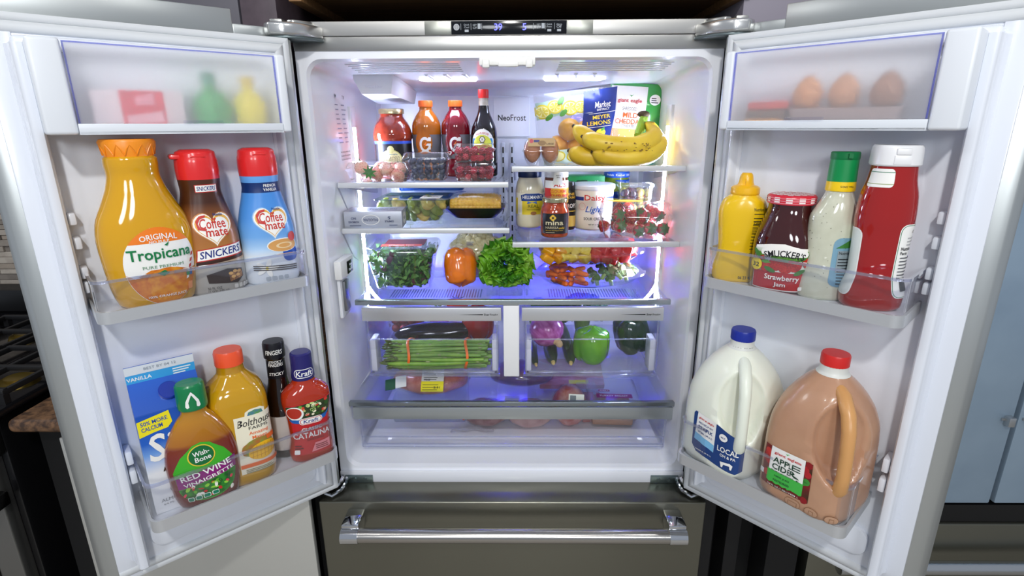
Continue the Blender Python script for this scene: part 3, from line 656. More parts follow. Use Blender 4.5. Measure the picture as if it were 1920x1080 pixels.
L.poly([(.059*math.cos(a)*.985, .066*math.sin(a)*.985) for a in [R(-172+164*i/24) for i in range(25)]]+[(.045, -.012), (.02, -.004), (-.02, -.004), (-.045, -.016)], mat('#e08a1c', .45, c2='#c8620f', vscale=60))
L.ell(.005, -.032, .036, .03, mat('#cf6d12', .45, c2='#e5971f', vscale=90))
L.poly([(-.012, -.010), (.0, -.006), (.008, -.011), (-.002, -.016)], G)
L.text('ORIGINAL', 0, .051, .058, W_, h=.0095, arc=.14); L.text('NO PULP', 0, .0425, .030, W_, h=.0045)
L.text('Tropicana', -.001, .020, .098, G, h=.024, bold=.02); L.text('PURE PREMIUM', 0, .001, .062, mat('#5f8f6c', .5), h=.005, bold=0)
L.poly([(.006, .036), (.014, .041), (.010, .034)], G)
L.poly([(.046, .016), (.051, .018), (.038, -.026), (.033, -.028)], W_)
for i in range(4): y = .012-i*.010; L.poly([(.0485+(y-.016)*.3, y+.004), (.0535+(y-.016)*.3, y+.006), (.0517+(y-.016)*.3, y), (.0467+(y-.016)*.3, y-.002)], mat('#b02a22', .4), step=False)
L.rect(.034, .046, -.022, -.013, mat('#2f6fb0', .4)); L.rect(.034, .040, -.022, -.013, mat('#3f9a52', .4))
L.text('100% ORANGE JUICE', .0, -.050, .062, W_, h=.0055, bold=.01); L.rect(.035, .044, -.046, -.033, mat('#ee9a62', .4), r=.002)
L.obj('label', t, 'round white label with green lettering and an orange')
# --- coffee creamers
def creamer(label, loc, rot, sleeve, brown):
    t = thing('creamer_bottle', label, 'creamer bottle', loc, rot, 'coffee creamer bottles in the door'); t.scale = (.95, .95, .965)
    lf = body(t, [(0, .049, .038, 2.4), (.006, .053, .041, 2.4), (.06, .055, .042, 2.3), (.078, .0525, .0405, 2.3), (.10, .0525, .0405, 2.2), (.14, .0455, .037, 2.1), (.175, .0365, .034, 2.), (.19, .034, .033, 2.), (.205, .035, .034, 2.), (.212, .0355, .0345, 2.)], sleeve, 48)
    rd = mat('#e02a2b', .25, coat=.4); c_ = MB(); Loft([(.210, .0355, .035), (.225, .0362, .0356), (.245, .0350, .0345), (.248, .034, .0335), (.257, .0325, .032), (.262, .024, .024)], 36).add(c_); cp = c_.obj('cap', rd, t, ang=50)
    mb = MB()
    if brown: mb.box(-.0425, -.010, -.020, .020, .2455, .2545, bev=.004)
    mb.box(-.012, .012, -.034, -.03, .249, .252, bev=.001); mb.obj('cap_lip', rd, cp)
    L = Lab(lf.map(.12, R(7), .125)); wm = mat('#f7f5ef', .35); gd = mat('#e8b04a', .4); rdm = mat('#c8342c', .4)
    def heart(k, m, dy=0.):
        P = []
        for i in range(36):
            a = 2*math.pi*i/36; x = 16*math.sin(a)**3; y = 13*math.cos(a)-5*math.cos(2*a)-2*math.cos(3*a)-math.cos(4*a); P.append((x/17*k, y/17*k*.95+dy))
        L.poly(P, m)
    heart(.040, mat('#c98a4c' if brown else '#9cc4ea', .4)); heart(.0375, wm); heart(.034, gd); heart(.030, wm, -.002)
    L.text('Coffee', -.001, .007, .046, rdm, h=.019, bold=.012); L.text('mate', .004, -.010, .036, rdm, h=.0135, bold=.012); L.text('Nestle', .012, .0225, .018, mat('#1d3f80', .4), h=.005)
    L.poly([(-.030, .012), (-.024, .021), (-.012, .023), (-.013, .019), (-.022, .016), (-.026, .008), (-.022, .0), (-.012, -.002), (-.013, -.006), (-.026, -.003)], rdm)
    K = Lab(lf.map(.19, R(10), .195), off=.0006)
    if brown:
        b1 = mat('#1f2f7d', .35); K.rect(-.019, .019, -.0075, .0065, mat('#c4302b', .35)); K.rect(-.0178, .0178, -.0062, .0052, wm); K.text('SNICKERS', 0, -.0005, .032, b1, h=.0075, shear=.2, bold=.03)
        Q = Lab(lf.map(.07, R(11), .072), off=.0006)
        Q.poly([(-.044, -.016), (.046, -.008), (.046, .014), (-.042, .006)], mat('#3a2016', .4)); Q.poly([(-.043, -.009), (.045, -.002), (.045, .021), (-.041, .013)], mat('#c4302b', .35)); Q.poly([(-.041, -.007), (.043, .0), (.043, .019), (-.039, .0115)], wm)
        Q.text('SNICKERS', .001, .006, .076, b1, h=.0135, shear=.22, bold=.035, rot=.085)
        Q.poly([(-.028, -.050), (.020, -.056), (.034, -.046), (.032, -.030), (.004, -.026), (-.030, -.034)], mat('#2c1710', .4)); Q.poly([(.006, -.052), (.032, -.046), (.031, -.032), (.006, -.036)], mat('#b98246', .6, c2='#5d3216', vscale=300))
        for a, b in ((.009, -.036), (.017, -.033), (.025, -.034), (.013, -.043), (.022, -.041)): Q.ell(a, b, .0042, .003, mat('#dba85c', .5), n=8, step=False)
        Q.text('32 FL OZ', -.020, -.060, .022, T_K, h=.0045, bold=0); Q.text('(1 QT) 946 mL', -.014, -.066, .034, T_K, h=.0045, bold=0)
        Q.off += .0003
        for i in range(4): Q.rect(.012+i*.009, .0195+i*.009, -.066, -.058, mat('#d9d5cc', .5), r=.002, step=False)
    else:
        dk = mat('#12306a', .35); K.rect(-.055, .055, -.016, .003, dk); K.text('FRENCH', .006, -.003, .024, wm, h=.0055, bold=.02); K.text('VANILLA', .006, -.0105, .026, wm, h=.0055, bold=.02)
        Q = Lab(lf.map(.07, R(7), .070), off=.0006)
        Q.rect(.010, .043, -.028, .004, mat('#1a4fb0', .35), r=.012); Q.ell(.014, .006, .032, .0135, wm); Q.ell(.014, .0055, .030, .012, mat('#d9a05c', .4)); Q.ell(.016, .005, .017, .006, mat('#ecd0a0', .4)); Q.ell(.016, .005, .012, .004, mat('#d9a05c', .4))
        Q.ell(.035, .020, .0095, .0095, rdm)
        for a in range(5): Q.ell(-.022+.011*math.cos(a*1.256), -.037+.009*math.sin(a*1.256), .010, .0045, mat('#fbfaf2', .4), n=10, rot=a*1.256, step=False)
        Q.off += .0003; Q.ell(-.022, -.037, .003, .003, mat('#e5cf5a', .5))
        for y in (-.036, -.040, -.044): Q.poly([(-.046, y+.004), (.036, y-.002), (.036, y), (-.046, y+.006)], mat('#33231c', .5), step=False)
        Q.off += .0003
        for i in range(4): Q.rect(-.026+i*.0105, -.018+i*.0105, -.062, -.054, mat('#aeb6bd', .5), r=.002, step=False)
    L.obj('logo_print', t); K.obj('neck_print', t); Q.obj('sleeve_print', t)
creamer('brown creamer bottle with red flip cap between the juice carafe and blue creamer', onL(.208, .060, 1.2625), FL-R(6), zramp([(0, '#a9a59d'), (.27, '#b5b0a5'), (.30, '#c58c4e'), (.36, '#b87a3c'), (.50, '#a5682f'), (.66, '#8d5223'), (.80, '#43200f'), (1, '#4d2814')]), True)
creamer('blue creamer bottle with red flip cap next to the door hinge', onL(.107, .062, 1.2625), FL-R(8), zramp([(0, '#dfe4e8'), (.26, '#e3e9ee'), (.34, '#a9cdf0'), (.45, '#6ea9e6'), (.62, '#4f94e0'), (.82, '#4a90de'), (1, '#6aa9ea')]), False)
# --- almond milk carton
t = thing('milk_carton', 'blue and white almond milk carton with dark blue screw cap', 'carton', onL(.320, .050, .8655), FL-R(3))
A, Bd, H1, H2 = .054, .042, .203, .250
blue = zramp([(0, '#e6e8ea'), (.30, '#e9ebee'), (.44, '#6d9ee0'), (.52, '#1a5fc4'), (.72, '#0f4fb4'), (.80, '#1253ba'), (1, '#1b62c8')], .3)
mb = MB(); mb.box(-A, A, -Bd, Bd, 0, H1, bev=.0015)
mb.add([(-A, -Bd, H1), (A, -Bd, H1), (A, Bd, H1), (-A, Bd, H1), (-A, -.002, H2), (A, -.002, H2), (A, .002, H2), (-A, .002, H2)], [(0, 1, 5, 4), (2, 3, 7, 6), (1, 2, 6, 5), (3, 0, 4, 7), (4, 5, 6, 7)])
mb.box(-A, A, -.002, .002, H2-.004, H2+.030); mb.obj('body', blue, t, smooth=False)
n_ = Vector((0, -(H2-H1), Bd)).normalized(); up = Vector((0, Bd, H2-H1)).normalized()
mb = MB(); c0 = Vector((.004, -Bd*.50, H1+(H2-H1)*.5)); mb.tube([c0, c0+n_*.010], .0160, 28); mb.tube([c0+n_*.010, c0+n_*.0112], [.0160, .0145], 28); mb.obj('cap', mat('#12329a', .3, coat=.3), t)
L = Lab(plane_map((0, -.0021, H2+.015), (1, 0, 0), (0, 0, 1), (0, -1, 0)), h=.05); L.rect(-A, A, -.0, .0155, mat('#d7dde2', .4)); L.rect(-A, A, -.017, 0, mat('#3aa0dc', .4)); L.text('VANILLA', -.034, -.008, .038, W_, h=.007); L.lines(.018, .05, -.015, -.001, 3, W_); L.text('BEST BY 04 12', .0, .008, .05, mat('#8d98a2', .5), h=.005, bold=0); L.obj('fin_print', t)
L = Lab(plane_map((0, -Bd-.0002, .010), (.9, 0, 0), (0, 0, .93), (0, -1, 0)), h=.05)
L.poly([(-A*1.1, .162), (-A*1.1, .195), (-.004, .205), (-.001, .180), (-.010, .170), (-.035, .167)], mat('#f1e321', .4)); bl = mat('#1a4fa6', .4)
L.text('50% MORE', -.031, .190, .046, bl, h=.0085, rot=.07, bold=.03); L.text('CALCIUM', -.036, .178, .036, bl, h=.0085, rot=.07, bold=.03)
L.text('Silk', -.002, .134, .096, W_, h=.058, bold=.018, shear=.12); L.text('ALMOND', .012, .088, .090, mat('#3a2218', .4), h=.017, bold=.03)
L.ell(-.012, .048, .013, .022, mat('#7a4a26', .5, c2='#5a3016', vscale=200, stretch=(8, 1, 1)), rot=-.5); L.ell(.018, .040, .012, .02, mat('#8a572e', .5), rot=.4)
L.text('ALMONDMILK', -.012, .018, .070, mat('#8b8f94', .5), h=.007, bold=0); L.text('64 FL OZ (2 QT)', -.014, .008, .06, mat('#8b8f94', .5), h=.005, bold=0)
L.obj('front_print', t)
# --- red wine vinaigrette
t = thing('dressing_bottle', 'vinaigrette bottle with green cap standing in front of the blue carton', 'dressing bottle', onL(.288, .0985, .8655), FL-R(8)); t.scale = (1.06, .94, 1.02)
lf = Loft([(0, .042, .024, 2.3), (.006, .048, .027, 2.3), (.04, .055, .030, 2.2), (.085, .0575, .031, 2.1), (.12, .0535, .0295, 2.), (.15, .042, .0265, 2.), (.172, .029, .023, 2.), (.185, .020, .020, 2.), (.20, .0195, .0195, 2.)], 44)
wine = zramp([(0, '#6b2420'), (.55, '#7a2a22'), (.62, '#7d3018'), (.66, '#a8660e'), (.85, '#b87c14'), (1, '#a8781e')], .07, .8); mb = MB(); lf.add(mb); mb.obj('body', wine, t, ang=60)
Loft([(.192, .0225, .0225), (.196, .0235, .0235), (.236, .0225, .0225), (.240, .020, .020)], 36).add(mb := MB()); cp = mb.obj('cap', mat('#0d7c47', .3, coat=.3), t)
cl_ = Loft([(.19, .0235, .0235), (.24, .0235, .0235)], 36)
L = Lab(cl_.map(.21, 0, .214), off=.0006)
for s in (-1, 1): L.poly([(0, .016), (s*.004, .010), (s*.010, -.002), (s*.0115, -.012), (s*.009, -.015), (s*.0055, -.013), (s*.006, -.004), (s*.001, .008), (0, .010)], W_, step=False)
L.obj('wishbone_print', cp)
L = Lab(lf.map(.08, 0, .075)); gr = mat('#3fae2a', .4); pu = mat('#8a1c78', .4); dg = mat('#0e6b35', .4)
L.poly([(.047*math.cos(R(180+180*i/20)), -.03+.030*math.sin(R(180+180*i/20))) for i in range(21)]+[(.050, .005), (.036, .034), (.016, .054), (0, .058), (-.016, .054), (-.036, .034), (-.050, .005)], gr)
L.poly([(-.048, -.006), (.051, .012), (.050, -.012), (-.047, -.030)], pu)
L.poly([(-.046, -.031), (.049, -.013), (.047, -.03)]+[(.045*math.cos(R(-4-172*i/16)), -.032+.026*math.sin(R(-4-172*i/16))) for i in range(17)], mat('#2f8d2c', .5, c2='#0f4a1d', vscale=90))
rnd = random.Random(3)
for i in range(26):
    a = rnd.uniform(-.040, .042); b = rnd.uniform(-.052, -.026); L.ell(a, b, rnd.uniform(.002, .006), rnd.uniform(.0015, .004), mat(rnd.choice(['#c62b2b', '#8ed13f', '#f3efe2', '#1d5a1f', '#e23b57', '#63b52e']), .5), n=8, rot=rnd.uniform(0, 3), step=False)
L.off += .0003
L.ell(-.002, .033, .0225, .021, mat('#e8c83c', .4), n=28); L.ell(-.002, .033, .0205, .019, dg, n=28); L.text('Wish-', -.002, .038, .028, W_, h=.0095, rot=.12, bold=.02); L.text('Bone', .0, .027, .026, W_, h=.0095, rot=.12, bold=.02)
L.text('RED WINE', .001, -.001, .080, W_, h=.0115, rot=.18, bold=.03); L.text('VINAIGRETTE', .004, -.0145, .080, W_, h=.0075, rot=.18, bold=.02)
for i in range(4): L.rect(-.034+i*.0125, -.0235+i*.0125, -.056+i*.001, -.047+i*.001, mat('#e9f0e6', .5), r=.002, step=False)
L.off += .0003
for i in range(4): L.rect(-.0330+i*.0125, -.0243+i*.0125, -.055+i*.001, -.048+i*.001, mat('#0f7a5c', .5), r=.002, step=False)
L.obj('label', t, 'green and purple label with salad greens')
# --- mango juice
t = thing('juice_bottle', 'square shouldered mango juice bottle with orange red cap', 'juice bottle', onL(.209, .062, .8655), FL-R(10))
lf = body(t, [(0, .048, .046, 3.4), (.006, .053, .050, 3.6), (.03, .056, .053, 3.6), (.17, .056, .053, 3.4), (.20, .050, .048, 2.8), (.222, .032, .032, 2.2), (.232, .025, .025, 2.), (.246, .0235, .0235, 2.)], mat('#c8960c', .1, coat=.8, sss=.12), 48)
mb = MB(); Loft([(.2315, .0262, .0262), (.240, .0245, .0245), (.2475, .0242, .0242)], 30).add(mb, 0, c0=False, c1=False); mb.obj('clear_neck', clear((.93, .90, .82), .06, 1.5), t)
cap(t, .0258, .246, .275, mat('#f0562c', .3, coat=.3), 48, .0005)
L = Lab(lf.map(.1, R(17), .092)); cr = mat('#f2ecd2', .45); og = mat('#ea6a2a', .4)
L.rect(-.040, .038, -.064, .060, cr); L.poly([(-.020, .058), (.018, .058), (.018, .068), (.010, .073), (-.008, .073), (-.018, .068)], cr); L.poly([(-.015, .060), (.014, .060), (.012, .067), (.0, .070), (-.012, .067)], mat('#5f9c4a', .5, c2='#3f6fa8', vscale=120))
L.text('Bolthouse', -.001, .046, .068, T_K, h=.015, shear=.25, bold=.0); L.text('FARMS', .002, .033, .036, T_K, h=.0065, bold=0)
L.text('Amazing', .001, .021, .036, og, h=.009, bold=.005); L.text('Mango', .001, .011, .027, og, h=.009, bold=.005)
L.ell(-.004, -.010, .030, .019, mat('#c0502c', .5, c2='#7d9a3a', vscale=60), rot=.2); my = mat('#f4bb22', .45)
L.ell(.004, -.020, .028, .018, my, rot=.15)
for i in range(-3, 4): L.poly([(.004+i*.007, -.034), (.0048+i*.007, -.034), (.0065+i*.007, -.006), (.0058+i*.007, -.006)], mat('#c98512', .5), step=False)
for i in range(-1, 2): L.poly([(-.020, -.021+i*.009), (.029, -.018+i*.009), (.029, -.0172+i*.009), (-.020, -.0202+i*.009)], mat('#c98512', .5), step=False)
L.off += .0003; L.rect(.012, .032, .0, .010, og); L.rect(-.039, .037, -.050, -.042, og); L.lines(-.030, .030, -.062, -.052, 3, mat('#8c8560', .5)); L.obj('label', t, 'cream label with cut mango picture')
# --- barbecue sauce
t = thing('sauce_bottle', 'slim dark brown barbecue sauce bottle with black cap', 'sauce bottle', onL(.118, .042, .8655), FL-R(20))
lf = body(t, [(0, .026, .026), (.004, .029, .029), (.12, .0295, .0295), (.145, .027, .027), (.17, .0205, .0205), (.19, .0185, .0185), (.26, .0175, .0175)], mat('#150806', .08, coat=.8), 36)
mb = MB(); Loft([(.183, .0192, .0192), (.222, .0185, .0185)], 32).add(mb); sl = mb.obj('neck_sleeve', mat('#0e0e16', .3), t)
L = Lab(lf.map(.2, 0, .2), off=.0012)
L.text('STICKY', 0, -.006, .030, W_, h=.007, shear=.2); L.text('FINGERS', 0, .014, .030, W_, h=.007, shear=.2); L.text('STICKY', 0, .021, .026, W_, h=.005, shear=.2); L.obj('neck_print', t)
cp = cap(t, .0215, .228, .262, mat('#15151c', .3), 40, .0004)
L = Lab(Loft([(.2, .0222, .0222), (.27, .0222, .0222)], 30).map(.24, 0, .243), off=.0006); L.text('FINGERS', 0, 0, .034, W_, h=.010, shear=.2); L.obj('cap_print', cp)
L = Lab(lf.map(.06, 0, .065)); L.rect(-.088, .088, -.045, .035, mat('#cfcac3', .5)); L.obj('label', t, 'pale grey wrap label')
# --- catalina dressing
t = thing('dressing_bottle', 'red catalina dressing bottle with dark blue cap by the hinge', 'dressing bottle', onL(.082, .090, .8655), FL-R(12))
lf = body(t, [(0, .038, .024, 2.6), (.005, .044, .028, 2.6), (.02, .046, .029, 2.6), (.05, .041, .027, 2.6), (.10, .043, .028, 2.6), (.14, .049, .030, 2.6), (.155, .047, .029, 2.4), (.168, .036, .026, 2.2), (.178, .024, .0225, 2.), (.186, .0215, .0215, 2.), (.20, .021, .021, 2.)], mat('#ad2f16', .1, coat=.7), 48)
navy = mat('#252268', .3, coat=.2); mb = MB(); Loft([(.185, .0225, .0225), (.188, .0232, .0232), (.212, .0215, .0215), (.240, .0210, .0210), (.243, .018, .018)], 36).add(mb); cp = mb.obj('cap', navy, t)
L = Lab(Loft([(.18, .0236, .0236), (.215, .022, .022), (.25, .0212, .0212)], 30).map(.2, 0, .202), off=.0005); L.rect(-.021, .021, -.010, .009, W_, r=.009); L.rect(-.0195, .0195, -.0085, .0075, mat('#22246e', .4), r=.0075); L.text('Kraft', 0, -.0005, .033, W_, h=.0115, shear=.1, bold=.02); L.obj('cap_print', cp)
L = Lab(lf.map(.08, 0, .080)); rm = mat('#c4262a', .4)
L.poly([(-.037, -.060), (.034, -.060), (.038, .040), (.040, .064), (-.040, .056), (-.038, .03)], rm); L.poly([(-.039, .020), (.039, .022), (.041, .062), (-.040, .054)], mat('#3b4a24', .5, c2='#20301a', vscale=150))
for i in range(34): L.ell(rnd.uniform(-.016, .037), rnd.uniform(.030, .058), rnd.uniform(.002, .006), rnd.uniform(.002, .004), mat(rnd.choice(['#6fa33a', '#d93a2a', '#c9dc8c', '#2f5a22', '#efe8c8']), .5), n=8, rot=rnd.uniform(0, 3), step=False)
L.off += .0003; L.ell(-.026, .038, .016, .016, W_); L.ell(-.027, .039, .0135, .013, mat('#b33020', .4)); L.poly([(-.040, .024), (-.034, .017), (0, .010), (.030, .016), (.039, .034), (.030, .026), (.0, .019), (-.028, .024)], mat('#1e5fae', .4))
L.rect(-.021, .023, .010, .025, W_, r=.007); L.rect(-.0195, .0215, .0115, .0235, mat('#d02a2a', .4), r=.006); L.rect(-.018, .020, .0125, .0225, W_, r=.005); L.text('Kraft', .001, .0175, .028, mat('#22307e', .4), h=.008, bold=.02, shear=.1)
L.text('CLASSIC', .001, -.001, .038, W_, h=.008, bold=.02); L.text('CATALINA', 0, -.015, .072, W_, h=.013, bold=.035); L.text('DRESSING', .006, -.026, .032, mat('#5a1410', .4), h=.005, bold=0)
L.poly([(-.004, -.055), (.030, -.052), (.034, -.034), (.004, -.036)], mat('#e98a90', .4)); L.rect(-.034, -.024, -.056, -.046, W_, r=.002); L.lines(-.034, -.016, -.044, -.033, 2, mat('#5a1410', .5)); L.lines(.004, .028, -.050, -.038, 3, mat('#7d1a20', .5)); L.obj('label', t, 'red label with a salad bowl picture')
# ---------------------------------------------------------------- right door, upper bin
# --- mustard
t = thing('mustard_bottle', 'yellow squeeze mustard bottle with pointed yellow cap', 'mustard bottle', onR(.094, .060, 1.2585), FR+R(32))
lf = body(t, [(0, .040, .026, 2.6), (.005, .045, .029, 2.6), (.02, .0455, .029, 2.6), (.06, .0385, .026, 2.6), (.10, .041, .028, 2.6), (.135, .0435, .029, 2.5), (.155, .037, .027, 2.3), (.165, .026, .024, 2.), (.17, .023, .023, 2.)], mat('#ecc012', .25, coat=.4), 48)
yl = mat('#f0b716', .3, coat=.3); mb = MB(); Loft([(.166, .0245, .0245), (.168, .026, .026), (.179, .0255, .0255), (.182, .0215, .0215), (.184, .0150, .0150), (.203, .0105, .0105), (.206, .008, .008)], 32).add(mb); mb.box(-.003, .003, -.016, -.010, .183, .196, bev=.001); mb.obj('cap', yl, t)
L = Lab(lf.map(.11, R(42), .11)); kb = mat('#4a4210', .5); L.text('Nutrition Facts', .0, .031, .030, kb, h=.006, bold=.02)
for i, th in enumerate((.0012, .0006, .002, .0006, .0006, .001, .0006, .0006)): L.rect(-.015, .015, .022-i*.007, .022-i*.007+th, kb, step=False)
L.lines(-.015, .015, -.045, .020, 11, kb, .25); L.text('Calories', -.004, .006, .02, kb, h=.005); L.obj('back_print', t)
L = Lab(lf.map(.05, R(45), .04)); L.rect(-.012, .010, -.008, .008, mat('#e7dcc0', .5)); L.lines(-.010, .008, -.006, .006, 5, kb); L.text('06 23 4A', -.02, -.030, .022, kb, h=.006); L.obj('barcode_print', t)
# --- strawberry jam
t = thing('jam_jar', 'dark red strawberry jam jar with red and white checked lid', 'jam jar', onR(.180, .060, 1.2585), FR+R(8))
lf = body(t, [(0, .046, .046, 2.4), (.005, .051, .050, 2.5), (.08, .0525, .0515, 2.5), (.098, .0515, .050, 2.3), (.125, .044, .044, 2.), (.145, .0375, .0375), (.152, .0365, .0365), (.162, .0365, .0365)], mat('#3a0a0a', .06, coat=.9), 48)
cap(t, .0395, .158, .174, mat('#d02438', .3), 64, 0., 'lid')
L = Lab(Loft([(.15, .0401, .0401), (.18, .0401, .0401)], 40).map(.16, 0, .166), off=.0003)
for i in range(12): u = (i-6)*.021; L.rect(u, u+.0105, -.0062, .0045, mat('#f3e9e6', .4), step=False)
L.off += .0003
for j in range(3): L.rect(-.126, .126, -.006+j*.004, -.0045+j*.004, mat('#e37a86', .4), step=False)
L.obj('lid_check', t)
mb = MB()
for i in range(8):
    for j in range(8):
        if (i+j) % 2 == 0 and math.hypot(i-3.5, j-3.5) < 3.9: x = (i-4)*.0088; y = (j-4)*.0088; mb.add([(x, y, .1744), (x+.0088, y, .1744), (x+.0088, y+.0088, .1744), (x, y+.0088, .1744)], [(0, 1, 2, 3)])
mb.obj('lid_top_check', mat('#f3e9e6', .4), t)['kind'] = 'stuff'
L = Lab(lf.map(.05, R(9), .050)); wm = mat('#f3f0ea', .4); rm = mat('#b81c22', .4)
L.poly([(-.053, -.043), (.056, -.043), (.056, .034), (.024, .036), (.0, .042), (-.024, .040), (-.053, .034)], wm); L.rect(-.0515, .0545, -.041, .031, mat('#e9ece0', .4)); L.rect(-.0515, .0545, -.041, -.009, rm)
for a, b, k in ((-.012, .006, .012), (.004, .004, .013), (.018, .007, .012), (.042, .014, .013), (-.040, .012, .010), (-.028, .000, .009)): L.ell(a, b, k, k*1.1, mat('#d2301f', .4, c2='#a81a14', vscale=400), n=14); L.poly([(a-k, b+k*.8), (a, b+k*.55), (a+k, b+k*.8), (a+k*.4, b+k*1.3), (a-k*.4, b+k*1.3)], mat('#5f9a35', .5))
for a, b in ((-.02, -.005), (.026, -.006), (.03, .02), (-.044, .022)): L.ell(a, b, .010, .004, mat('#3f7a2a', .5), n=10, rot=a*20)
L.poly([(.034*math.cos(R(200-220*i/14))*1.08, .026+.014*math.sin(R(200-220*i/14))) for i in range(15)], wm); L.text('SMUCKER\'S', 0, .026, .062, T_K, h=.0125, bold=.02, arc=.09)
L.ell(-.043, .002, .0105, .0115, mat('#f0d52c', .4)); L.text('32', -.043, .001, .012, T_K, h=.008)
L.text('Strawberry', .0, -.019, .052, wm, h=.0125, bold=.02); L.text('Jam', -.002, -.031, .018, wm, h=.0095, bold=.02)
for i in range(4): L.rect(.026+i*.007, .0322+i*.007, -.0385, -.0315, wm, r=.0015, step=False)
L.obj('label', t, 'white and red label with strawberries')
# --- ranch
t = thing('dressing_bottle', 'creamy ranch dressing bottle with green and yellow neck', 'dressing bottle', onR(.254, .058, 1.2585), FR+R(35))
lf = body(t, [(0, .040, .026, 2.4), (.005, .046, .029, 2.4), (.02, .0465, .0295, 2.3), (.07, .039, .0275, 2.2), (.11, .0405, .028, 2.2), (.14, .040, .028, 2.1), (.165, .029, .025, 2.), (.182, .0215, .0205, 2.), (.20, .0195, .0195, 2.), (.215, .019, .019)], mat('#cfd0bb', .12, coat=.7, c2='#c6c7b1', vscale=40), 44)
mb = MB()
for i in range(60):
    z = rnd.uniform(.02, .17); th = rnd.uniform(-1.7, 1.7); p = lf.ev(th, z, .0003); mb.ell(p, rnd.uniform(.0003, .0008), 0, 5, 4)
mb.obj('herb_flecks', mat('#4a4a35', .5), t)['kind'] = 'stuff'
mb = MB(); Loft([(.186, .0222, .0222), (.188, .0225, .0225), (.2015, .022, .022)], 36).add(mb); mb.obj('yellow_collar', mat('#f3cb16', .35), t)
mb = MB(); Loft([(.2015, .022, .022), (.238, .0210, .0210)], 36).add(mb); gs = mb.obj('green_sleeve', mat('#078a48', .35), t)
mb = MB(); Loft([(.237, .0212, .0212), (.239, .0217, .0217), (.248, .0217, .0217), (.2495, .020, .020)], 36).add(mb); mb.box(-.003, .003, -.026, -.02, .240, .247); mb.obj('cap', mat('#06703b', .35), t)
L = Lab(Loft([(.18, .0226, .0226), (.25, .0214, .0214)], 30).map(.2, 0, .194), off=.0004); L.text('SHAKE WELL', .004, 0, .022, T_K, h=.0032, bold=0); L.obj('collar_print', t)
L = Lab(lf.map(.08, R(30), .08)); L.rect(-.026, .03, -.055, .030, mat('#7aa3b8', .4), r=.012); L.poly([(-.022, .012), (.0, .028), (.028, .026), (.026, .014)], mat('#3d7d33', .5)); L.rect(-.018, .012, -.03, .008, mat('#8e9ba0', .5)); L.text('Nutrition', -.005, .004, .022, T_K, h=.005); L.lines(-.016, .012, -.05, -.002, 9, T_K, .3); L.obj('back_label', t)
# --- ketchup
t = thing('ketchup_bottle', 'large clear ketchup bottle with white flip cap', 'ketchup bottle', onR(.326, .062, 1.2585), FR+R(30)); t.scale = (.84, .92, 1.)
lf = body(t, [(0, .046, .030, 2.5), (.006, .053, .034, 2.5), (.025, .0545, .035, 2.5), (.06, .046, .031, 2.4), (.12, .0475, .032, 2.3), (.15, .050, .034, 2.2), (.185, .047, .034, 2.2), (.21, .0395, .033, 2.3), (.228, .037, .032, 2.5), (.232, .0365, .032, 2.5)], mat('#9c120e', .07, coat=.8), 52)
mb = MB(); Loft([(.231, .038, .0335, 2.8), (.233, .040, .035, 2.8), (.258, .0385, .034, 2.8), (.262, .036, .032, 2.8)], 44).add(mb); mb.box(-.012, .012, -.037, -.030, .248, .258, bev=.002); mb.box(-.014, .014, -.036, -.032, .233, .248, bev=.002); mb.obj('cap', mat('#e9e9ea', .3), t)
L = Lab(lf.map(.215, R(-45), .213)); L.rect(-.020, .024, -.014, .014, W_, r=.006); L.rect(-.020, .024, -.0095, -.0085, mat('#9aa66a', .5)); L.rect(-.020, .024, .0085, .0095, mat('#4a8a6a', .5)); L.obj('neck_label', t)
L = Lab(lf.map(.08, R(58), .085)); L.rect(-.024, .028, -.062, .058, W_, r=.012); L.rect(-.0225, .0265, -.0605, .0565, mat('#5a8f70', .5), r=.011); L.rect(-.0215, .0255, -.0595, .0555, W_, r=.010); L.text('57 Varieties', .01, .046, .020, T_K, h=.005, bold=0); L.lines(-.008, .022, .024, .040, 3, mat('#b4b4b4', .5)); L.text('Nutrition', -.004, .019, .026, T_K, h=.0055); L.text('Facts', -.010, .012, .014, T_K, h=.005); L.lines(-.016, .018, -.030, .009, 7, mat('#55555a', .5), .3); L.text('20', .014, -.010, .010, T_K, h=.008); L.rect(-.010, .016, -.05, -.034, mat('#3a3a3c', .5)); L.obj('back_label', t)
L = Lab(lf.map(.08, R(-92), .085)); L.rect(-.026, .026, -.064, .048, W_, r=.012); L.rect(-.024, .024, -.062, .046, mat('#dfe6df', .5), r=.011); L.obj('front_label', t)
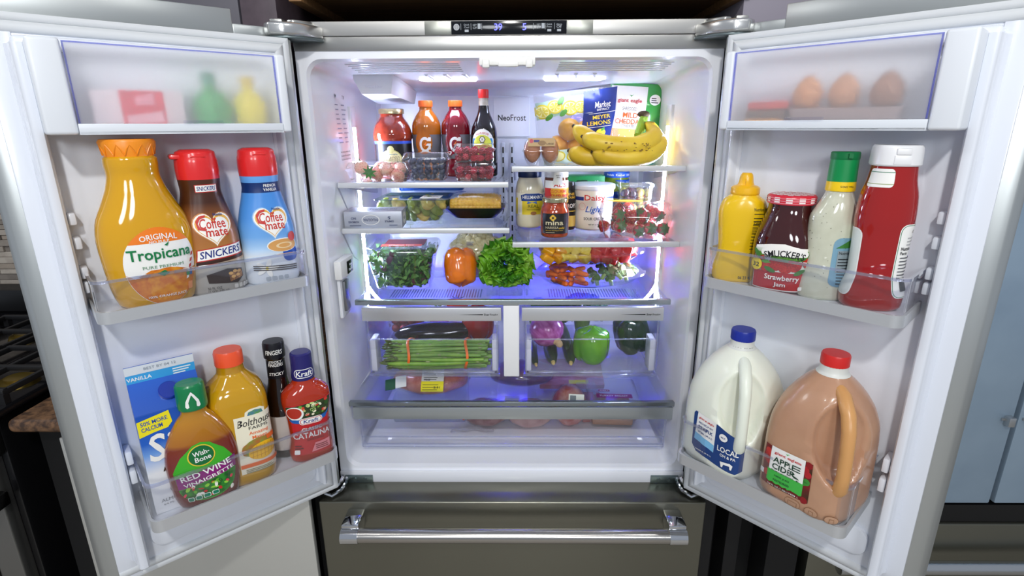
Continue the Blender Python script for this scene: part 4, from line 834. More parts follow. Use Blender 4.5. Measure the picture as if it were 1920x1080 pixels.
# ---------------------------------------------------------------- jugs
def jug(label, cat, loc, rot, m, capm, tinted, k=1.0):
    t = thing('gallon_jug', label, cat, loc, rot, 'gallon jugs in the door bin'); t.scale = (1.06, 1.06, 1.)
    # body lofted as a rounded square, with the handle hollow carved at the camera-side corner
    rows = [(0, .062, .062, 4.), (.006, .071, .071, 4.2), (.02, .0765, .0765, 4.4), (.12, .0765, .0765, 4.2), (.16, .0755, .0755, 3.6), (.195, .069, .069, 3.), (.23, .053, .053, 2.5), (.252, .036, .036, 2.2), (.264, .024, .024, 2.), (.272, .0195, .0195, 2.), (.29, .019, .019, 2.)]
    lf = Loft([(z*k, a*k, b*k, e) for z, a, b, e in rows], 88, 6); mb = MB(); T = lf.ths(); zz = lf.zs(); rs = []
    cz, hz, ha = .158*k, .078*k, R(46)
    TH = R(45)
    T = [2*math.pi*i/112 for i in range(112)]
    zz = [0, .006*k]+[(.02+.0075*i)*k for i in range(34)]+[.276*k, .29*k]
    def ev(th, z):
        p = lf.ev(th, z); d = abs((th-TH+math.pi) % (2*math.pi)-math.pi)
        a = d/ha; b = abs(z-cz)/hz; q = (a**2.4+b**2.4)
        if q < 1.0:
            w_ = 1-q; dep = min(1, w_*2.2); dep = dep*dep*(3-2*dep); c_ = Vector((math.sin(TH), -math.cos(TH), 0)); r_ = p.x*c_.x+p.y*c_.y
            p = p-c_*dep*max(0, r_-.052*k)*.95
        return p
    mb.rings([[ev(-t_, z) for t_ in T] for z in zz]); mb.obj('body', m, t, ang=70)
    c_ = Vector((math.sin(TH), -math.cos(TH), 0)); P = []
    for z, r_ in ((.246, .022), (.240, .050), (.218, .0735), (.19, .0845), (.15, .090), (.11, .0925), (.085, .0905), (.070, .078)): P.append(c_*r_*k+Vector((0, 0, z*k)))
    h = MB(); h.tube(P, [.011*k, .0115*k, .0115*k, .011*k, .0105*k, .0105*k, .0115*k, .013*k], 14); h.obj('handle', tinted, t, ang=70)
    mb = MB(); Loft([(.262*k, .0265*k, .0265*k), (.268*k, .0225*k, .0225*k), (.284*k, .021*k, .021*k)], 32).add(mb, c0=False, c1=False); mb.obj('neck', mat('#d9dbd4', .35), t)
    cap(t, .0225*k, .279*k, .300*k, capm, 60, .0006)
    return t, lf
mk_ = mat('#e9ecdd', .28, coat=.2, sss=.1)
t, lf = jug('white gallon jug of milk with dark blue cap', 'milk jug', onR(.130, .074, .8755), FR+R(34)-R(45), mk_, mat('#1c2f96', .3), mat('#e6ebdc', .3), .965)
mp_m = lf.map(.07, R(2), .070); L = Lab(lambda a, b, o: mp_m(a*.9, b*.88, o), off=.001); nb = mat('#1d3f7c', .4)
L.poly([(-.052, -.030), (-.040, -.045), (.052, -.056), (.066, -.046), (.066, .016), (.052, .032), (.010, .048), (-.050, .056), (-.054, .050)], nb); L.poly([(-.047, -.014), (.002, -.024), (.004, .050), (-.044, .056)], W_); L.poly([(-.047, -.014), (.002, -.024), (.002, -.006), (-.046, .004)], mat('#7fc0e6', .4))
L.text('giant eagle', -.021, .042, .038, mat('#c8262c', .4), h=.007, rot=-.1); L.text('REDUCED FAT', -.021, .031, .036, nb, h=.0048, rot=-.08); L.text('2% MILK', -.021, .020, .036, nb, h=.0085, rot=-.08, bold=.03); L.text('VITAMIN A & D', -.021, .008, .036, nb, h=.0045, rot=-.08)
L.text('LOCAL', .033, -.004, .044, W_, h=.0135, bold=.03); L.text('OH & PA', .034, -.018, .032, W_, h=.007, bold=.02); L.ell(.022, .025, .009, .009, W_); L.text('MILK', .022, .025, .010, nb, h=.004)
L.poly([(.020, -.034), (.040, -.030), (.046, -.034), (.044, -.045), (.041, -.045), (.040, -.037), (.028, -.038), (.026, -.046), (.023, -.046)], W_); L.text('1 GALLON (3.78 L)', -.022, -.036, .040, W_, h=.004); L.obj('label', t, 'dark blue label with white panel')
L = Lab(lf.map(.25, R(45), .262), off=.001); L.text('03/31/22', -.002, 0, .052, mat('#3a3d42', .5), h=.010, bold=0); L.obj('date_print', t)
cd = mat('#bd9274', .25, coat=.3, c2='#b3886c', vscale=15, sss=.15)
t, lf = jug('gallon jug of brown apple cider with red cap', 'cider jug', onR(.297, .078, .8755), FR+R(40)-R(45), cd, mat('#d32a26', .3), mat('#cf9a60', .3, sss=.2), .975)
mp_ = lf.map(.07, R(-3), .072); L = Lab(lambda a, b, o: mp_(a*.84, b*.84, o), off=.001); gb = mat('#45b84a', .4); dgk = mat('#143c2a', .4)
L.rect(-.050, .050, -.046, .048, mat('#7a1e20', .45, c2='#3d2a18', vscale=45))
for i in range(14): s = -1 if i % 2 else 1; L.ell(s*rnd.uniform(.036, .046), rnd.uniform(-.044, .044), .008, .008, mat(rnd.choice(['#b3242a', '#c93a34', '#8f1b20', '#3d8f36']), .4), n=12, step=False)
L.off += .0003; L.rect(-.033, .033, -.008, .050, W_); L.poly([(-.035, -.008), (.035, -.008), (.035, -.034)]+[(.035-.007*i, -.034-(.003 if i % 2 else 0)) for i in range(11)], gb); L.rect(-.035, .035, -.008, -.006, gb)
L.text('giant eagle', 0, .037, .050, mat('#c8262c', .4), h=.0085); L.poly([(-.003, .047), (0, .043), (.005, .048), (.0, .0455)], gb)
L.text('APPLE', 0, .022, .050, dgk, h=.0135, bold=.025); L.text('CIDER', 0, .006, .050, dgk, h=.0135, bold=.025); L.text('FROM CONCENTRATE', 0, -.0045, .050, dgk, h=.003); L.text('100% JUICE', 0, -.016, .034, dgk, h=.005); L.text('PASTEURIZED', 0, -.026, .036, dgk, h=.005); L.text('128 FL OZ (1 GAL) 3.78 L', 0, -.041, .056, W_, h=.0045, bold=0); L.rect(-.050, -.040, -.024, -.012, W_); L.obj('label', t, 'apple printed label with green band')
L = Lab(lf.map(.03, R(0), .0205), off=.001); dk = mat('#8a6244', .4)
for u in (.0, .030, .060): L.ell(u, 0, .0105, .0085, dk); L.ell(u, 0, .0098, .0078, cd); L.rect(u-.0035, u+.0035, -.006, .003, dk, r=.001); L.rect(u-.0028, u+.0028, -.0053, .0023, cd, r=.001)
L.obj('embossed_mark', t)
# ---------------------------------------------------------------- things behind the frosted flaps
t = thing('butter_carton', 'red and white carton behind the frosted flap', 'carton', onL(.278, .045, 1.5465), FL)
mb = MB(); mb.box(-.062, .062, -.030, .030, 0, .062, bev=.001); mb.obj('body', mat('#f0dfe2', .4), t)
L = Lab(plane_map((0, -.0302, .031), (1, 0, 0), (0, 0, 1), (0, -1, 0)), h=.05); L.rect(-.026, .034, -.030, .031, mat('#d8203c', .4)); L.poly([(-.020, -.008), (.03, .0), (.03, -.018), (-.02, -.02)], mat('#f0b6c0', .4)); L.poly([(-.008, .02), (.02, .028), (.02, .01), (-.005, .008)], mat('#ee98a8', .4)); L.obj('front_print', t)
t = thing('lime_juice_bottle', 'green lime shaped juice bottle behind the frosted flap', 'juice bottle', onL(.168, .045, 1.5465), FL)
mb = MB(); Loft([(0, .02, .02), (.01, .029, .029), (.035, .032, .032), (.06, .022, .022), (.07, .010, .010), (.078, .010, .010)], 28).add(mb); mb.obj('body', mat('#1f9a45', .35), t); cap(t, .012, .076, .096, mat('#0f8f6d', .35), 24)
t = thing('lemon_juice_bottle', 'yellow lemon shaped juice bottle behind the frosted flap', 'juice bottle', onL(.105, .045, 1.5465), FL)
mb = MB(); Loft([(0, .018, .018), (.01, .025, .025), (.035, .028, .028), (.06, .020, .020), (.07, .010, .010), (.078, .010, .010)], 28).add(mb); mb.obj('body', mat('#f2da1e', .35), t); cap(t, .012, .076, .092, mat('#e9c21c', .35), 24)
EGG = [(0, .006), (.003, .012), (.012, .0195), (.024, .0225), (.036, .020), (.047, .0135), (.054, .006), (.0565, .001)]
eggm = {}
def egg(loc, col, label, group, k=1., rot=0):
    mb = MB(); Loft([(z*k, r*k, r*k) for z, r in EGG], 24).add(mb); o = mb.obj('egg', mat(col, .5, bump=.05, bscale=400), None, loc=loc, rot=rot); return tag(o, label, 'egg', group)
for i, (s, cn) in enumerate(((.185, '#cf8a4e'), (.240, '#c88a5c'), (.300, '#9c6a4c'))):
    egg(onR(s, .06, 1.571), cn, 'brown egg in the door tray, %s' % ('nearest the packets', 'in the middle of three', 'darkest and farthest from the hinge')[i], 'eggs behind the frosted flap', 1.05)
t = thing('egg_tray', 'grey egg tray behind the frosted door flap', 'tray', onR(.245, .05, 1.5465), FR)
mb = MB()
for z0, z1, w0, w1 in ((0, .03, .075, .082),):
    mb.rings([[(x, y, z0) for x, y in rr(-w0, w0, -.034, .034, .01)], [(x, y, z1) for x, y in rr(-w1, w1, -.038, .038, .01)], [(x, y, z1) for x, y in rr(-w1+.003, w1-.003, -.035, .035, .008)], [(x, y, z0+.004) for x, y in rr(-w0+.003, w0-.003, -.031, .031, .008)]])
mb.obj('tray_body', mat('#a08a86', .6), t)
for z, s, cn, lb in ((1.5465, .120, '#f0a43a', 'orange and yellow packet lying lowest behind the frosted flap'), (1.562, .122, '#5a4a3a', 'dark packet lying between two bright packets behind the frosted flap'), (1.576, .125, '#c8342a', 'red packet lying on top of the others behind the frosted flap')):
    mb = MB(); mb.box(-.035, .035, -.03, .03, 0, .014, bev=.004); L_ = mb.obj('cheese_packet', mat(cn, .4), None, loc=onR(s, .05, z), rot=FR); tag(L_, lb, 'packet', 'packets behind the frosted flap')
# ================================================================ food inside the cavity
RN = random.Random(11)
def shell(rows, m, t, name, cap0=True, cap1=False, n=5):
    """thin clear shell lofted from rounded rectangles: rows (z, half width, half depth, corner radius)"""
    mb = MB(); mb.rings([[(x, y, z) for x, y in rr(-a, a, -b, b, r, n)] for z, a, b, r in rows], 0, cap0, cap1); return mb.obj(name, m, t, ang=50)
BOX = clear((.965, .975, .985), .06, 1.5, haze=.035, gain=2.0)
# prototypes for small fruit
def berry_mesh(cols, r=.018, h=.03, seed=0):
    mb = MB(); Loft([(0, .001), (.0025, r*.35), (h*.3, r*.72), (h*.6, r*.97), (h*.82, r), (h*.95, r*.7), (h, r*.2)], 18, 3).add(mb)
    lf = Loft([(0, .001), (.0025, r*.35), (h*.3, r*.72), (h*.6, r*.97), (h*.82, r), (h*.95, r*.7), (h, r*.2)], 18, 3); q = random.Random(seed)
    for i in range(54): mb.ell(lf.ev(i*2.4, h*(.08+.8*i/54)), (.0009, .0009, .0013), 1, 5, 4)
    return mb.mesh('strawberry', [mat(cols[0], .28, coat=.3, c2=cols[1], vscale=60, bump=.5, bscale=260), mat(cols[2] if len(cols) > 2 else '#d9b04a', .5)])
def calyx_mesh(r=.018, h=.03, col='#3f6b2c'):
    mb = MB()
    for i in range(7):
        a = 2*math.pi*i/7; c, s = math.cos(a), math.sin(a); q = lambda d, w, z: (d*c-w*s, d*s+w*c, z)
        mb.add([q(0, 0, h+.001), q(r*.5, r*.28, h+.0005), q(r*1.15, 0, h-.004+.004*(i % 2)), q(r*.5, -r*.28, h+.0005), q(0, 0, h-.0008), q(r*.5, 0, h-.001)], [(0, 3, 2, 1), (4, 1, 2), (4, 2, 3)])
    mb.tube([(0, 0, h), (.002, 0, h+.008)], .0012, 5); return mb.mesh('leaf_cap', mat(col, .5))
def strawberry(me, cal, loc, rot, k, label, group):
    o = link('strawberry', me, None, loc, rot); o.scale = (k, k, k); tag(o, label, 'strawberry', group); link('leaf_cap', cal, o); return o
S1 = 1.4165
# --- sauce jar
t = thing('sauce_jar', 'wide jar of red tomato sauce with black label and gold lid', 'sauce jar', (-.323, .31, S1), R(8))
lf = body(t, [(0, .046, .046), (.005, .050, .050), (.098, .0505, .0505), (.102, .0525, .0525), (.112, .0525, .0525), (.118, .0515, .0515), (.140, .044, .044), (.154, .034, .034), (.160, .0305, .0305), (.172, .0305, .0305)], mat('#8f2f1a', .08, coat=.8, c2='#7c2614', vscale=60), 48)
cap(t, .034, .166, .179, mat('#c8b98c', .25, metal=.9), 48, 0., 'lid')
L = Lab(lf.map(.05, R(4), .05)); L.rect(-.066, .066, -.045, .045, mat('#121214', .4)); L.rect(-.066, .066, .039, .046, mat('#2f55c8', .4)); cr = mat('#e6e3b4', .45)
L.ell(-.008, -.002, .030, .026, mat('#c9c77c', .5)); L.ell(-.008, -.002, .0275, .0235, cr); L.ell(-.008, .024, .009, .010, mat('#cfcf8c', .5)); L.text('DELGROSSO', -.008, .002, .046, T_K, h=.009, bold=0); L.text('La Famiglia', -.008, .012, .034, mat('#2f7d86', .5), h=.004)
for a in (-.016, -.006, .003): L.ell(a, -.015, .007, .0065, mat('#c22a22', .35), n=12)
L.ell(-.006, -.033, .028, .007, mat('#3a63d6', .4)); L.text('Tomato Basil', -.006, -.033, .040, W_, h=.006); L.obj('label', t, 'black label with cream badge')
# --- sports drinks
def sport(x, col, label):
    t = thing('sports_drink', label, 'drink bottle', (x, .325, S1), R(0), 'sports drink bottles on the top shelf')
    lf = body(t, [(0, .034, .034), (.006, .038, .038), (.03, .0385, .0385), (.045, .036, .036), (.06, .036, .036), (.082, .0385, .0385), (.112, .0395, .0395), (.116, .0400, .0400), (.135, .0395, .0395), (.158, .030, .030), (.170, .0215, .0215), (.176, .0175, .0175), (.188, .017, .017)], mat(col, .06, coat=.8), 44)
    cap(t, .0195, .184, .200, mat('#ee6a24', .35), 48, .0005)
    mb = MB(); slv = Loft([(.048, .0368, .0368), (.062, .0368, .0368), (.084, .0392, .0392), (.112, .0402, .0402)], 44); slv.add(mb, c0=False, c1=False); mb.obj('silver_sleeve', mat('#84848c', .3, metal=.5), t)
    L = Lab(slv.map(.09, 0, .086), off=.0006); L.ell(-.004, .004, .024, .030, mat(col, .2, coat=.5), n=26); g = mat('#f0f0f2', .4)
    L.poly([(.015*math.cos(R(a))*1.0, .020*math.sin(R(a))) for a in range(40, 331, 18)]+[(.009*math.cos(R(a)), .013*math.sin(R(a))) for a in range(330, 39, -18)], g); L.rect(.001, .016, -.003, .003, g); L.rect(.009, .015, -.013, .002, g); L.rect(.009, .016, .009, .019, g)
    L.poly([(.006, .011), (-.004, -.001), (.0, -.001), (-.003, -.010), (.006, .003), (.002, .003)], mat('#f07a1e', .4)); L.obj('logo_print', t)
sport(-.232, '#b56312', 'orange sports drink bottle with silver sleeve and orange cap'); sport(-.151, '#7d0f1e', 'dark red sports drink bottle with silver sleeve and orange cap')
# --- soy sauce
t = thing('soy_sauce_bottle', 'black soy sauce bottle with red cap and round label', 'sauce bottle', (-.073, .31, S1), R(-5))
lf = body(t, [(0, .032, .032), (.005, .0355, .0355), (.10, .0365, .0365), (.125, .034, .034), (.15, .024, .024), (.172, .0155, .0155), (.186, .0135, .0135)], mat('#0a0506', .06, coat=.8), 40)
mb = MB(); Loft([(.186, .0135, .0135), (.208, .0130, .0130)], 28).add(mb); mb.obj('clear_neck', mat('#8a7a62', .1, coat=.5, c2='#c3bcae', vscale=40), t); cap(t, .0142, .205, .227, mat('#cf2622', .3), 36, .0005)
L = Lab(lf.map(.09, R(0), .090)); L.ell(0, 0, .032, .036, W_, n=36); L.ell(0, 0, .0305, .0345, mat('#2f80b8', .4), n=36); L.poly([(.0305*math.cos(R(a)), .0345*math.sin(R(a))) for a in range(20, 161, 14)], W_); L.ell(0, -.006, .026, .027, mat('#d8dd4e', .4)); L.text('ALL-PURPOSE', 0, .0255, .036, mat('#c4302b', .4), h=.005, arc=.035); L.ell(0, .009, .0085, .009, T_K, n=6); L.ell(0, .009, .0065, .007, W_, n=6); L.text('X', 0, .009, .006, T_K); L.text('KIKKOMAN', 0, -.008, .040, mat('#c4302b', .4), h=.006); L.obj('label', t, 'round white, blue and yellow label')
# --- pale strawberries clamshell
t = thing('berry_box', 'low clear clamshell of pale pink strawberries', 'berry box', (-.335, .20, S1+.0008), R(2)); shell([(0, .070, .048, .01), (.024, .077, .054, .012), (.028, .081, .058, .012), (.030, .081, .058, .012)], BOX, t, 'clear_base'); shell([(.031, .081, .058, .012), (.034, .078, .055, .012), (.046, .073, .05, .014), (.049, .068, .045, .012)], BOX, t, 'clear_lid', False, True)
pm = [berry_mesh(('#e8a58e', '#e6bd9c', '#b8543c'), .0175, .038), berry_mesh(('#e58a78', '#e9b498', '#b04a38'), .0175, .038)]; cal = calyx_mesh(.0185, .034)
for i in range(4):
    for j in range(2):
        x = -.335-.046+i*.031; y = .150+j*.042; strawberry(pm[(i+j) % 2], cal, (x+RN.uniform(-.003, .003), y+.008, S1+.022+RN.uniform(0, .004)), (R(-90+RN.uniform(-25, 25)), 0, RN.uniform(-.5, .5)), 1.0, 'pale pink strawberry in the low clear box', 'pale strawberries')
mb = MB()
for i in range(8):
    a = 2*math.pi*i/8+.2; c, s = math.cos(a), math.sin(a); mb.add([(0, -.003, 0), (.007*c-.004*s, -.005, .007*s+.004*c), (.020*c, -.002, .020*s), (.007*c+.004*s, -.005, .007*s-.004*c)], [(0, 1, 2, 3)])
tag(mb.obj('leaf_sprig', mat('#3f7a33', .5), None, loc=(-.352, .150, S1+.024)), 'green leafy strawberry top pressed against the clear box', 'leaf')
# --- blueberries
def ribbed(t, rows, m, name, k=22, amp=.0016):
    mb = MB(); rs = []
    for z, a, b, r in rows:
        P = rr(-a, a, -b, b, r, 4); Q = []
        for i in range(len(P)):
            p, q = Vector(P[i]), Vector(P[(i+1) % len(P)])
            n = max(1, int((q-p).length/.004))
            for u in range(n): Q.append(p+(q-p)*u/n)
        rs.append(Q)
    N = min(len(q) for q in rs); out = []
    for (z, a, b, r), q in zip(rows, rs):
        out.append([(q[int(i*len(q)/N)].x*(1+amp*((i % 4) < 2)/a), q[int(i*len(q)/N)].y*(1+amp*((i % 4) < 2)/b), z) for i in range(N)])
    mb.rings(out, 0, True, False); return mb.obj(name, m, t, ang=30)
t = thing('berry_box', 'ribbed clear clamshell of dark blueberries', 'berry box', (-.213, .215, S1+.0008)); ribbed(t, [(0, .042, .040, .012), (.05, .054, .050, .014)], BOX, 'clear_base'); shell([(.050, .060, .056, .012), (.054, .061, .057, .012), (.060, .058, .054, .012), (.068, .056, .052, .012), (.070, .052, .048, .01)], BOX, t, 'clear_lid', False, True)
bm_ = MB(); bm_.ell((0, 0, 0), (.0078, .0078, .0068), 0, 12, 8); bb = bm_.mesh('blueberry', mat('#161a33', .4, c2='#2c3350', vscale=120))
for lay in range(4):
    for i in range(5):
        for j in range(3):
            if lay < 3 and 0 < i < 4 and j == 2: continue
            x = -.213-.034+i*.017; y = .215-.030+j*.022; k = 1+lay*.05
            o = link('blueberry', bb, None, (-.213+(x+.213)*k+RN.uniform(-.003, .003), .215+(y-.215)*k+RN.uniform(-.003, .003), S1+.010+lay*.0125), (RN.uniform(0, 3), RN.uniform(0, 3), 0)); tag(o, 'small dark blueberry in the ribbed clear box', 'blueberry', 'blueberries')
# --- raspberries
rb = MB(); rb.ell((0, 0, 0), .0055, 0, 8, 6)
for zz, n, r_ in ((-.006, 6, .0072), (.000, 8, .0088), (.006, 8, .0080), (.0115, 6, .0055)):
    for i in range(n): a = 2*math.pi*(i+.5*(n == 8))/n; rb.ell((r_*math.cos(a), r_*math.sin(a), zz), .0036, 0, 6, 4)
rb.ell((0, 0, .0145), .0035, 0, 6, 4); rbms = [rb.mesh('raspberry', mat(a_, .3, coat=.3, c2=b_, vscale=120)) for a_, b_ in (('#b3122a', '#8f0c20'), ('#cf3a52', '#b3122a'), ('#9a1024', '#6f0a18'))]
for b, z in enumerate((S1+.0008, S1+.0468)):
    w = ('lower', 'upper')[b]
    t = thing('berry_box', '%s of the two stacked clear boxes of raspberries' % w, 'berry box', (-.092, .195, z), R(2*b)); shell([(0, .044, .040, .01), (.028, .049, .045, .01)], BOX, t, 'clear_base'); shell([(.028, .053, .049, .01), (.0315, .054, .050, .01), (.036, .050, .046, .01), (.044, .048, .044, .01), (.0452, .044, .04, .01)], BOX, t, 'clear_lid', False, True)
    for lay in range(2):
        for i in range(5):
            for j in range(4):
                if lay == 0 and 0 < i < 4 and 0 < j < 3: continue
                o = link('raspberry', RN.choice(rbms), None, (-.092-.036+i*.018+RN.uniform(-.003, .003), .195-.029+j*.0195+RN.uniform(-.002, .002), z+.0105+lay*.0155+RN.uniform(-.002, .003)), (RN.uniform(1, 2), RN.uniform(0, 3), RN.uniform(0, 3))); o.scale = (.72,)*3; tag(o, 'red raspberry in the %s clear box' % w, 'raspberry', 'raspberries in the %s box' % w)
# ---------------------------------------------------------------- right top shelf
S2 = 1.4535
t = thing('egg_carton', 'small clear plastic carton of brown eggs with tan label', 'egg carton', (.078, .20, S2+.0005), R(-2))
for sx in (-1, 1):
    for sy in (-1, 1):
        mb = MB(); Loft([(0, .010, .010), (.006, .014, .014), (.020, .020, .020), (.034, .0225, .0225)], 16).add(mb, c1=False); mb.obj('egg_cup', BOX, t, loc=(sx*.0225, sy*.0225, 0))
shell([(.034, .047, .047, .018), (.037, .047, .047, .018), (.040, .045, .045, .018), (.056, .040, .040, .016), (.066, .034, .034, .014), (.067, .03, .03, .012)], BOX, t, 'clear_lid', False, True)
L = Lab(plane_map((0, -.0425, .056), (1, 0, 0), (0, .22, .97), (0, -1, .2)), h=.05); L.rect(-.032, .034, -.009, .011, mat('#b99a68', .5)); L.ell(-.024, .004, .005, .005, mat('#c04a5a', .5)); L.rect(-.018, -.004, .001, .007, mat('#3a3a7a', .5)); L.ell(.002, -.001, .010, .006, mat('#8a6a40', .5)); L.text('LARGE', .022, -.003, .018, mat('#4a3720', .5), h=.0045); L.obj('label', t)
for sx in (-1, 1):
    for sy in (-1, 1):
        mb = MB(); Loft([(z, r, r) for z, r in [(0, .001), (.004, .009), (.014, .0165), (.026, .0205), (.038, .0200), (.048, .0140), (.054, .005), (.0548, .001)]], 22).add(mb); tag(mb.obj('egg', mat('#b9774c', .5, c2='#ad6d45', vscale=30), None, loc=(.078+sx*.0225, .20+sy*.0225, S2+.0065)), 'brown egg in the small clear carton, %s' % (('front' if sy < 0 else 'back')+' row beside the '+('duct cover' if sx < 0 else 'lemons')), 'egg', 'eggs in the small clear carton')
# bananas
t = thing('banana_bunch', 'bunch of ripe yellow bananas with brown stem', 'bananas', (.276, .235, S2)); t.scale = (.97, 1., 1.)
ym = mat('#e2c33a', .4, c2='#d3ad26', vscale=14)
def banana(P, r0, ptn):
    """curved five-sided fruit along control points"""
    n = 18; C = [Vector(p) for p in P]; path = []; rad = []
    def cr(i, u):
        p0, p1, p2, p3 = C[max(i-1, 0)], C[i], C[i+1], C[min(i+2, len(C)-1)]; return .5*((2*p1)+(p2-p0)*u+(2*p0-5*p1+4*p2-p3)*u*u+(-p0+3*p1-3*p2+p3)*u**3)
    for k in range(n+1):
        u = k/n*(len(C)-1); i = min(int(u), len(C)-2); path.append(cr(i, u-i)); f = k/n
        rad.append(r0*(.30 if k == 0 else min(1, .42+f*4.5) if f < .16 else 1 if f < .74 else max(.24, 1-(f-.74)*3.2)))
    mb = MB(); mb.tube(path, rad, 10, 0); tip = MB(); tip.tube([path[0]+(path[0]-path[1]).normalized()*.006, path[0]+(path[1]-path[0]).normalized()*.002], [r0*.18, r0*.30], 8)
    o = mb.obj('banana', ym, t, ang=70); tip.obj('tip', mat('#3a2c14', .6), o); return o
top = Vector((.070, .045, .105))
banana([(-.118, -.035, .094), (-.085, -.05, .066), (-.035, -.06, .048), (.035, -.055, .046), (.088, -.03, .068), (.082, .02, .098)], .0228, t)
banana([(-.098, -.065, .070), (-.06, -.082, .056), (-.005, -.09, .048), (.055, -.08, .050), (.092, -.045, .074), (.080, .015, .100)], .0228, t)
banana([(-.072, -.075, .034), (-.035, -.085, .024), (.015, -.088, .020), (.070, -.078, .028), (.106, -.035, .058), (.084, .022, .098)], .0235, t)
banana([(-.128, -.030, .034), (-.095, -.045, .022), (-.04, -.05, .019), (.03, -.04, .022), (.098, -.01, .050), (.083, .03, .098)], .0235, t)
banana([(.118, .0, .055), (.112, .01, .070), (.104, .025, .085), (.095, .03, .095), (.086, .034, .104)], .014, t)
mb = MB()
for i in range(4): mb.tube([(.048+i*.008, -.02+i*.012, .072+i*.004), (.062+i*.005, .012+i*.006, .098), (.072+i*.003, .03, .118)], [.007, .008, .006], 7)
mb.obj('green_stem', mat('#8db03a', .45), t); mb = MB(); mb.ell((.075, .032, .124), (.017, .012, .009), 0, 10, 7); mb.obj('stem_end', mat('#4a3a24', .7, bump=.5, bscale=150), t)
spm = MB()
for i in range(40):
    x = RN.uniform(-.06, .07); spm.ell((x, -.1105+RN.uniform(-.0, .001), .048+RN.uniform(-.012, .012)), (RN.uniform(.0012, .004), .0006, RN.uniform(.0006, .0016)), 0, 6, 4)
spm.obj('brown_spots', mat('#7a5a1c', .6), t)['kind'] = 'stuff'
# pouches
def pouch(t, w, h, d, m, name='bag', top=.12, crinkle=.003):
    def P(sgn):
        def f(u, v):
            x = (u-.5)*w; z = v*h; e = max(0, 1-(2*u-1)**4)**.5; b = max(0, math.sin(math.pi*min(1, v/(1-top)*.5+.02))) if v < 1-top else max(0., (1-v)/top)
            b = max(0, min(1, 1.25*math.sin(math.pi*min(1., v*.92+.06))))
            y = sgn*(d/2)*e*b+crinkle*noise.noise(Vector((x*40, z*40, sgn*3.)))
            return (x, y, z)
        return f
    mb = MB(); mb.grid(lambda u, v: P(-1)(u, v), 18, 18); mb.grid(lambda u, v: P(1)(1-u, v), 18, 18); mb.obj(name, m, t, ang=60)
    def mp(u, v, off):
        p = P(-1)(max(0, min(1, u/w+.5)), max(0, min(1, v/h))); return Vector((p[0], p[1]-off, p[2]))
    return mp
t = thing('cheese_bag', 'green and white bag of shredded cheddar behind the bananas', 'cheese bag', (.338, .385, S2), (R(6), R(4), R(-6)))
mp = pouch(t, .150, .208, .035, mat('#2f8a3c', .22, coat=.4)); L = Lab(mp, h=.012, off=.0008); ocr = mat('#e69a52', .35)
L.rect(-.070, .028, .002, .200, mat('#e3ded2', .3, coat=.3)); L.rect(-.072, .028, .0, .088, ocr); L.poly([(.03, .10), (.072, .13), (.073, .07), (.03, .04)], mat('#1f6f33', .3)); L.ell(.050, .168, .015, .014, W_); L.lines(.040, .060, .160, .176, 3, T_K); L.text('giant eagle', -.018, .162, .066, mat('#b83238', .4), h=.013, bold=.02); L.poly([(-.020, .178), (-.015, .173), (-.008, .180), (-.014, .176)], mat('#3f8a3a', .4)); L.text('SHREDDED', -.016, .142, .040, mat('#4a4038', .4), h=.009, bold=0); L.text('MILD', -.012, .125, .040, mat('#cf5a20', .4), h=.014, bold=.02); L.text('CHEDDAR', -.014, .108, .076, mat('#cf5a20', .4), h=.014, bold=.02); L.text('CHEESE', -.016, .096, .036, mat('#4a4038', .4), h=.008, bold=0); L.text('A GOOD', .008, .062, .030, T_K, h=.006); L.text('SOURCE OF', .008, .052, .038, T_K, h=.006); L.text('CALCIUM', .008, .042, .032, T_K, h=.006); L.ell(-.034, .054, .014, .013, mat('#d4803a', .4)); L.obj('bag_print', t)
t = thing('lemon_bag', 'clear bag of lemons with lemon print and dark blue panel', 'lemon bag', (.190, .335, S2), (R(8), R(-6), R(3)))
mp = pouch(t, .225, .190, .075, clear((.95, .96, .98), .08, 1.45, haze=.10)); L = Lab(mp, h=.010, off=.0008); nb = mat('#1c2f7c', .25, coat=.4)
L.poly([(-.110, .125), (-.03, .138), (.03, .142), (.03, .178), (-.03, .176), (-.110, .168)], mat('#a9c4b0', .35))
for x, z, r in ((-.094, .146, .022), (-.060, .156, .020), (-.020, .150, .022), (.008, .150, .018)): L.ell(x, z, r, r*.82, mat('#dcc63e', .4)); L.ell(x, z, r*.8, r*.64, mat('#efe49a', .4)); [L.poly([(x, z), (x+r*.72*math.cos(a), z+r*.56*math.sin(a)), (x+r*.72*math.cos(a+.6), z+r*.56*math.sin(a+.6))], mat('#dccb48', .4), step=False) for a in [k_*.9 for k_ in range(7)]]; L.off += .0003
for x, z in ((-.078, .132), (-.040, .140), (-.042, .170)): L.ell(x, z, .012, .006, mat('#5a9a3c', .4), rot=.6)
L.rect(-.10, .03, .004, .045, mat('#c9dccb', .35))
for x, z, r in ((-.06, .026, .020), (-.015, .022, .022)): L.ell(x, z, r, r*.8, mat('#dcc63e', .4)); L.ell(x, z, r*.8, r*.64, mat('#efe49a', .4))
L.poly([(-.004, .0), (.062, .0), (.098, .120), (.112, .188), (.020, .184), (.006, .100)], nb); L.text('Market', .066, .150, .044, W_, h=.015, shear=.3, bold=.01); L.text('DISTRICT', .066, .138, .034, W_, h=.005); L.rect(.026, .104, .1295, .1305, W_); L.text('MEYER', .060, .120, .048, mat('#e3c23a', .4), h=.010, bold=.02); L.text('LEMONS', .052, .105, .064, mat('#e3c23a', .4), h=.011, bold=.02); L.rect(.018, .086, .0945, .0955, W_); L.ell(.056, .080, .013, .010, mat('#d8cc3a', .4)); L.ell(.062, .088, .006, .003, mat('#4a9a3c', .4), rot=.5); L.obj('bag_print', t)
